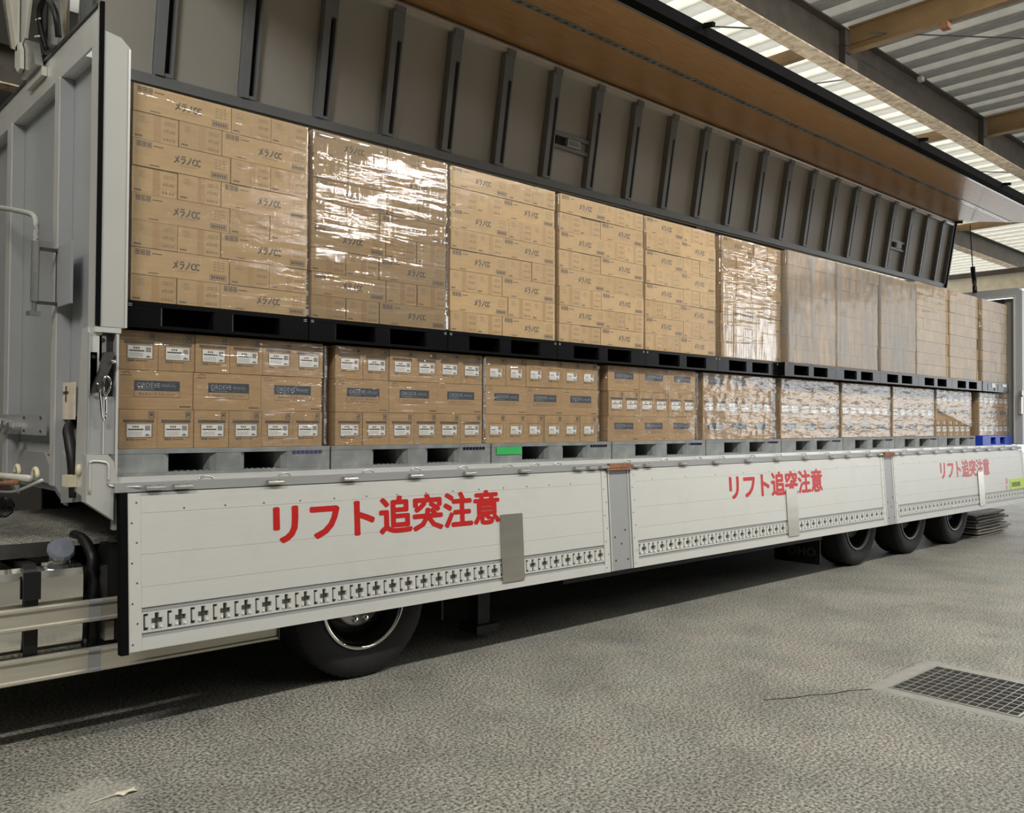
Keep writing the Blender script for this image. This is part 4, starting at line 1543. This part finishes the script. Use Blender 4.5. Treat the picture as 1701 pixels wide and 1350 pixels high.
def small_box(w, plain_label):
    h = LH - 0.002
    o = link('kraft_carton', body_mesh('kraft_carton', w, 0.41, h, 'kraft'))
    bm = bmesh.new()
    flat(bm, w * 0.40, w * 0.64, 0.0, h)
    child_face(o, 'tape', bm, 'tape', -0.0005)
    bm = bmesh.new()
    if not plain_label:
        flat(bm, 0.022, w - 0.018, 0.142, 0.158)
    else:
        for k in range(9):
            flat(bm, 0.035 + k * 0.0145, 0.046 + k * 0.0145, 0.146, 0.150)
    for q in ((w - 0.046, w - 0.016, h - 0.012, h - 0.009), (w - 0.046, w - 0.042, h - 0.045, h - 0.012), (w - 0.020, w - 0.016, h - 0.045, h - 0.012), (w - 0.046, w - 0.016, h - 0.048, h - 0.045), (w - 0.038, w - 0.024, h - 0.036, h - 0.018)):
        flat(bm, *q)
    for k in range(3):
        flat(bm, 0.042 + k * 0.013, 0.051 + k * 0.013, 0.044, 0.055)
    for k in range(7):
        flat(bm, 0.085 + k * 0.009, 0.092 + k * 0.009, 0.046, 0.052)
    for q in ((0.036, w - 0.024, 0.0585, 0.0605), (0.036, 0.038, 0.0585, 0.142), (w - 0.026, w - 0.024, 0.0585, 0.142)):
        flat(bm, *q)
    child_face(o, 'print', bm, 'ink')
    bm = bmesh.new()
    if not plain_label:
        flat(bm, 0.042, w - 0.032, 0.064, 0.132)
    else:
        flat(bm, 0.048, w - 0.045, 0.066, 0.126)
    lb = child_face(o, 'sticker', bm, 'label', -0.0011)
    a, b = (0.042, w - 0.032) if not plain_label else (0.048, w - 0.045)
    bm = bmesh.new()
    if not plain_label:
        flat(bm, a + 0.006, b - 0.042, 0.100, 0.108)
        for k in range(3):
            flat(bm, a + 0.03 + k * 0.012, a + 0.038 + k * 0.012, 0.114, 0.124)
        flat(bm, b - 0.026, b - 0.018, 0.070, 0.080)
    else:
        flat(bm, a + 0.01, a + 0.05, 0.098, 0.103)
        flat(bm, b - 0.03, b - 0.02, 0.074, 0.084)
    o2 = link('sticker_print', face_mesh('sticker_print', bm, 'ink'), lb)
    o2.location = (0, -0.0004, 0)
    bm = bmesh.new()
    flat(bm, b - 0.034, b - 0.006, 0.098, 0.125)
    for k in range(3):
        flat(bm, a + 0.006, b - 0.05, 0.072 + k * 0.008, 0.074 + k * 0.008)
    flat(bm, b - 0.034, b - 0.006, 0.068, 0.076)
    o3 = link('sticker_barcode', face_mesh('sticker_barcode', bm, 'grey_ink'), lb)
    o3.location = (0, -0.0004, 0)
    return o


LX = [(-0.017, 1.247), (1.33, 2.58), (2.607, 3.837), (3.965, 5.236), (5.317, 6.615), (6.72, 8.0), (8.06, 9.333), (9.402, 10.686), (10.755, 12.026), (12.206, 13.45)]
WL = 1.245
wA = wide_box('Addicthy', 'オルディーブ アディクシー', WL / 3 - 0.003)
wC = wide_box('crystal', 'オルディーブ クリスタル', WL / 3 - 0.003)
sA = small_box(WL / 6 - 0.003, False)
sC = small_box(WL / 6 - 0.003, True)
for p_ in (wA, wC, sA, sC):
    used[id(p_)] = False
PAT = ['SLS', 'SLS', 'SLS', 'LSL', 'LSL', 'LSL', 'LSL', 'LSL', 'SLS', 'SLS']
for i, (x0, x1) in enumerate(LX):
    z0 = 1.5225
    ly = 0.062 if i < 9 else 0.02
    lw = x1 - x0
    for r in range(3):
        kk = PAT[i][r]
        z = z0 + 0.001 + r * (LH + 0.0005)
        rowname = ('bottom', 'middle', 'top')[r]
        n = 6 if kk == 'S' else 3
        step = min(WL, lw) / n
        off = x0 + max(0, (lw - WL) / 2) + random.uniform(-0.006, 0.006) * (1 if lw > WL + 0.01 else 0)
        if lw < WL:
            off = x0
        for k in range(n):
            if kk == 'S':
                pr_ = sC if i == 2 else sA
                what = 'end-on kraft carton with white sticker'
            else:
                pr_ = wC if i == 2 else wA
                what = 'wide kraft carton with navy panel'
            lab = f'{what}, {ORD[k]} in {rowname} row, {ORD[i]} lower stack from headboard'
            w_ = (WL / n - 0.003)
            o = place(pr_, off + k * max(step, w_ + 0.0012), ly, z, 0, lab, f'cartons of the {ORD[i]} lower stack')
            o.location.x = off + k * (WL / n if lw >= WL else max(step, w_ + 0.0008))
            if kk == 'L':
                o.location.y = ly + random.uniform(-0.002, 0.004)

# ------------------------------------------------------------------ STRETCH FILM
def film(name, label, x0, x1, z0, z1, y, m, wrinkle=0.004, zb=None, side=0.12, seed=0, fx=9.0, fz=9.0, ropes=(), zt=None):
    bm = bmesh.new()
    nx = max(8, int((x1 - x0) / 0.028))
    nz_ = max(6, int((z1 - z0) / 0.028))
    cols = []
    path = [(x0, y + side * (1 - q / 2)) for q in range(2)] + [(x0 + (x1 - x0) * q / nx, y) for q in range(nx + 1)] + [(x1, y + side * (q + 1) / 2) for q in range(2)]
    for ci, (px_, py_) in enumerate(path):
        front = 2 <= ci <= nx + 2
        col = []
        for j in range(nz_ + 1):
            t = j / nz_
            lo = zb(px_) if zb else z0
            hi = zt(px_) if zt else z1
            z = lo + (hi - lo) * t
            dy = 0.0
            if front:
                dy = -abs(noise.noise(Vector((px_ * fx + seed * 7.3, z * fz, seed))) * wrinkle * 2) - wrinkle * 0.6 * abs(noise.noise(Vector((px_ * fx * 2.7, z * fz * 2.7, seed + 5))))
            col.append(bm.verts.new((px_, py_ + dy, z)))
        cols.append(col)
    for a, b in zip(cols, cols[1:]):
        for j in range(nz_):
            bm.faces.new((a[j], b[j], b[j + 1], a[j + 1]))
    for pts in ropes:
        tube(bm, smooth_path(pts, 6), 0.006, 6)
    o = obj('stretch_film', bm, m, smooth=True)
    tag(o, label, 'film', 'clear stretch film around the stacks')
    return o


zt = 2.3265 + 8 * RH
for i, (x0, x1) in enumerate(UX):
    zt = 2.3265 + 8 * (RH if i < 9 else 0.1532)
    yb = UY[i] + 0.03 - 0.012
    a, b = x0 - 0.010, x1 + 0.010
    lab = f'stretch film around the {ORD[i]} upper stack from the headboard'
    if i == 0:
        film('f', lab + ', glossy at its right end', a, b, 2.335, zt - 0.004, yb, 'film_band', 0.0015, seed=1, fx=6, fz=2)
    elif i == 1:
        film('f', lab + ', bright with streaks', a, b, 2.335, zt - 0.004, yb, 'film_streak', 0.002, seed=2, fx=5, fz=4)
    elif i in (2, 3, 4):
        film('f', lab + ', tight and nearly clear', a, b, 2.335, zt - 0.004, yb, 'film_tight', 0.0012, seed=3 + i, fx=6, fz=2)
    elif i == 5:
        film('f', lab + ', streaked down the middle', a, b, 2.335, zt - 0.004, yb, 'film_streak', 0.003, seed=9, fx=7, fz=3)
    else:
        film('f', lab + (', hazy grey' if i < 9 else ', wrinkled and pale'), a, b, 2.335, zt - 0.004, yb, 'film_grey' if i < 9 else 'film_pale', 0.003, seed=20 + i, fx=7, fz=3)
zl = 1.5225 + 3 * LH
for i, (x0, x1) in enumerate(LX):
    ly = (0.062 if i < 9 else 0.02) - 0.012
    a, b = x0 - 0.010, x1 + 0.014
    lab = f'stretch film around the {ORD[i]} lower stack from the headboard'
    if i in (0,):
        film('f', lab + ', glinting at its right end', a, b, 1.53, zl - 0.012, ly, 'film_clear', 0.005, seed=40, fx=3, fz=14)
    elif i in (1, 2, 3):
        film('f', lab + ', nearly clear', a, b, 1.53, zl - 0.012, ly, 'film_clear', 0.005, seed=41 + i, fx=3, fz=14)
    elif i == 8:
        film('f', lab + ', its lower edge slanting', a, b, 1.53, zl - 0.012, ly, 'film_wrinkle', 0.006, seed=50, fx=8, fz=12, zb=lambda x: 1.90 - (x - a) * 0.20,
             ropes=[[(a, ly - 0.008, 1.90), ((a + b) / 2, ly - 0.012, 1.77), (b, ly - 0.008, 1.645)]])
    elif i == 5:
        film('f', lab + ', with a folded loose edge', a, b, 1.53, zl - 0.012, ly, 'film_wrinkle', 0.006, seed=47, fx=8, fz=14,
             ropes=[[(a + 0.8, ly - 0.012, 2.12), (b - 0.05, ly - 0.014, 1.99), (a + 0.6, ly - 0.014, 1.85), (a + 0.05, ly - 0.012, 1.80)]])
    elif i == 7:
        film('f', lab + ', one loose edge rising', a, b, 1.53, zl - 0.012, ly, 'film_wrinkle', 0.006, seed=48, fx=8, fz=14,
             ropes=[[(a + 0.02, ly - 0.012, 1.72), (a + 0.5, ly - 0.014, 1.83), (b - 0.4, ly - 0.014, 1.95)]])
    else:
        film('f', lab + ', full of bright wrinkles', a, b, 1.53, zl - 0.012, ly, 'film_wrinkle', 0.006, seed=60 + i, fx=8, fz=14)

# ------------------------------------------------------------------ small things on the floor
bm = bmesh.new()
ol = [(-0.020, 0.0), (0.004, 0.012), (0.03, 0.022), (0.062, 0.03), (0.085, 0.024), (0.075, 0.008), (0.09, -0.008), (0.062, -0.020), (0.045, -0.014), (0.02, -0.022), (0.0, -0.010)]
c = bm.verts.new((0.035, 0.002, 0.004))
vs = [bm.verts.new((x, y, 0.010 + 0.006 * math.sin(i * 1.9))) for i, (x, y) in enumerate(ol)]
for i in range(len(vs)):
    bm.faces.new((c, vs[i], vs[(i + 1) % len(vs)]))
ex = bmesh.ops.extrude_face_region(bm, geom=bm.faces[:])
for v in [q for q in ex['geom'] if isinstance(q, bmesh.types.BMVert)]:
    v.co.z -= 0.0015
lf = thing('dry_leaf', 'small pale dry leaf lying on the worn concrete floor', 'leaf', (-0.26, -0.765, 0.0))
obj('blade', bm, 'leaf', lf)
bm = bmesh.new()
tube(bm, smooth_path([(-0.018, 0.0, 0.010), (-0.05, 0.004, 0.006), (-0.09, -0.004, 0.005), (-0.12, -0.006, 0.004)], 4), 0.0028, 6)
obj('stem', bm, 'leaf', lf)

# stack of grey boards lying behind the rearmost wheel
nm = ['bottom', 'second lowest', 'third lowest', 'fourth lowest', 'fifth lowest', 'sixth lowest', 'seventh lowest', 'topmost']
for k in range(8):
    xa = 12.25 + random.uniform(-0.05, 0.05)
    xb = 13.52 + random.uniform(-0.12, 0.14)
    y0 = 0.06 + random.uniform(-0.03, 0.03)
    bm = bmesh.new()
    z = 0.004 + k * 0.044
    n = 10
    A = []
    for q in range(n + 1):
        t = q / n
        x = xa + (xb - xa) * t
        dz = 0.012 * noise.noise(Vector((x * 3, k * 1.7, 0))) + 0.012 * t * t
        A.append((x, max(z, z + dz)))
    prism(bm, [(p[0], p[1]) for p in A] + [(p[0], p[1] + 0.020 + (0.006 if k % 2 else 0)) for p in A[::-1]], 'Y', y0, y0 + 0.8)
    o = obj('flat_board', bm, 'board')
    tag(o, f'{nm[k]} grey board in the pile behind the rearmost trailer wheel', 'board', 'boards piled behind the last wheel')
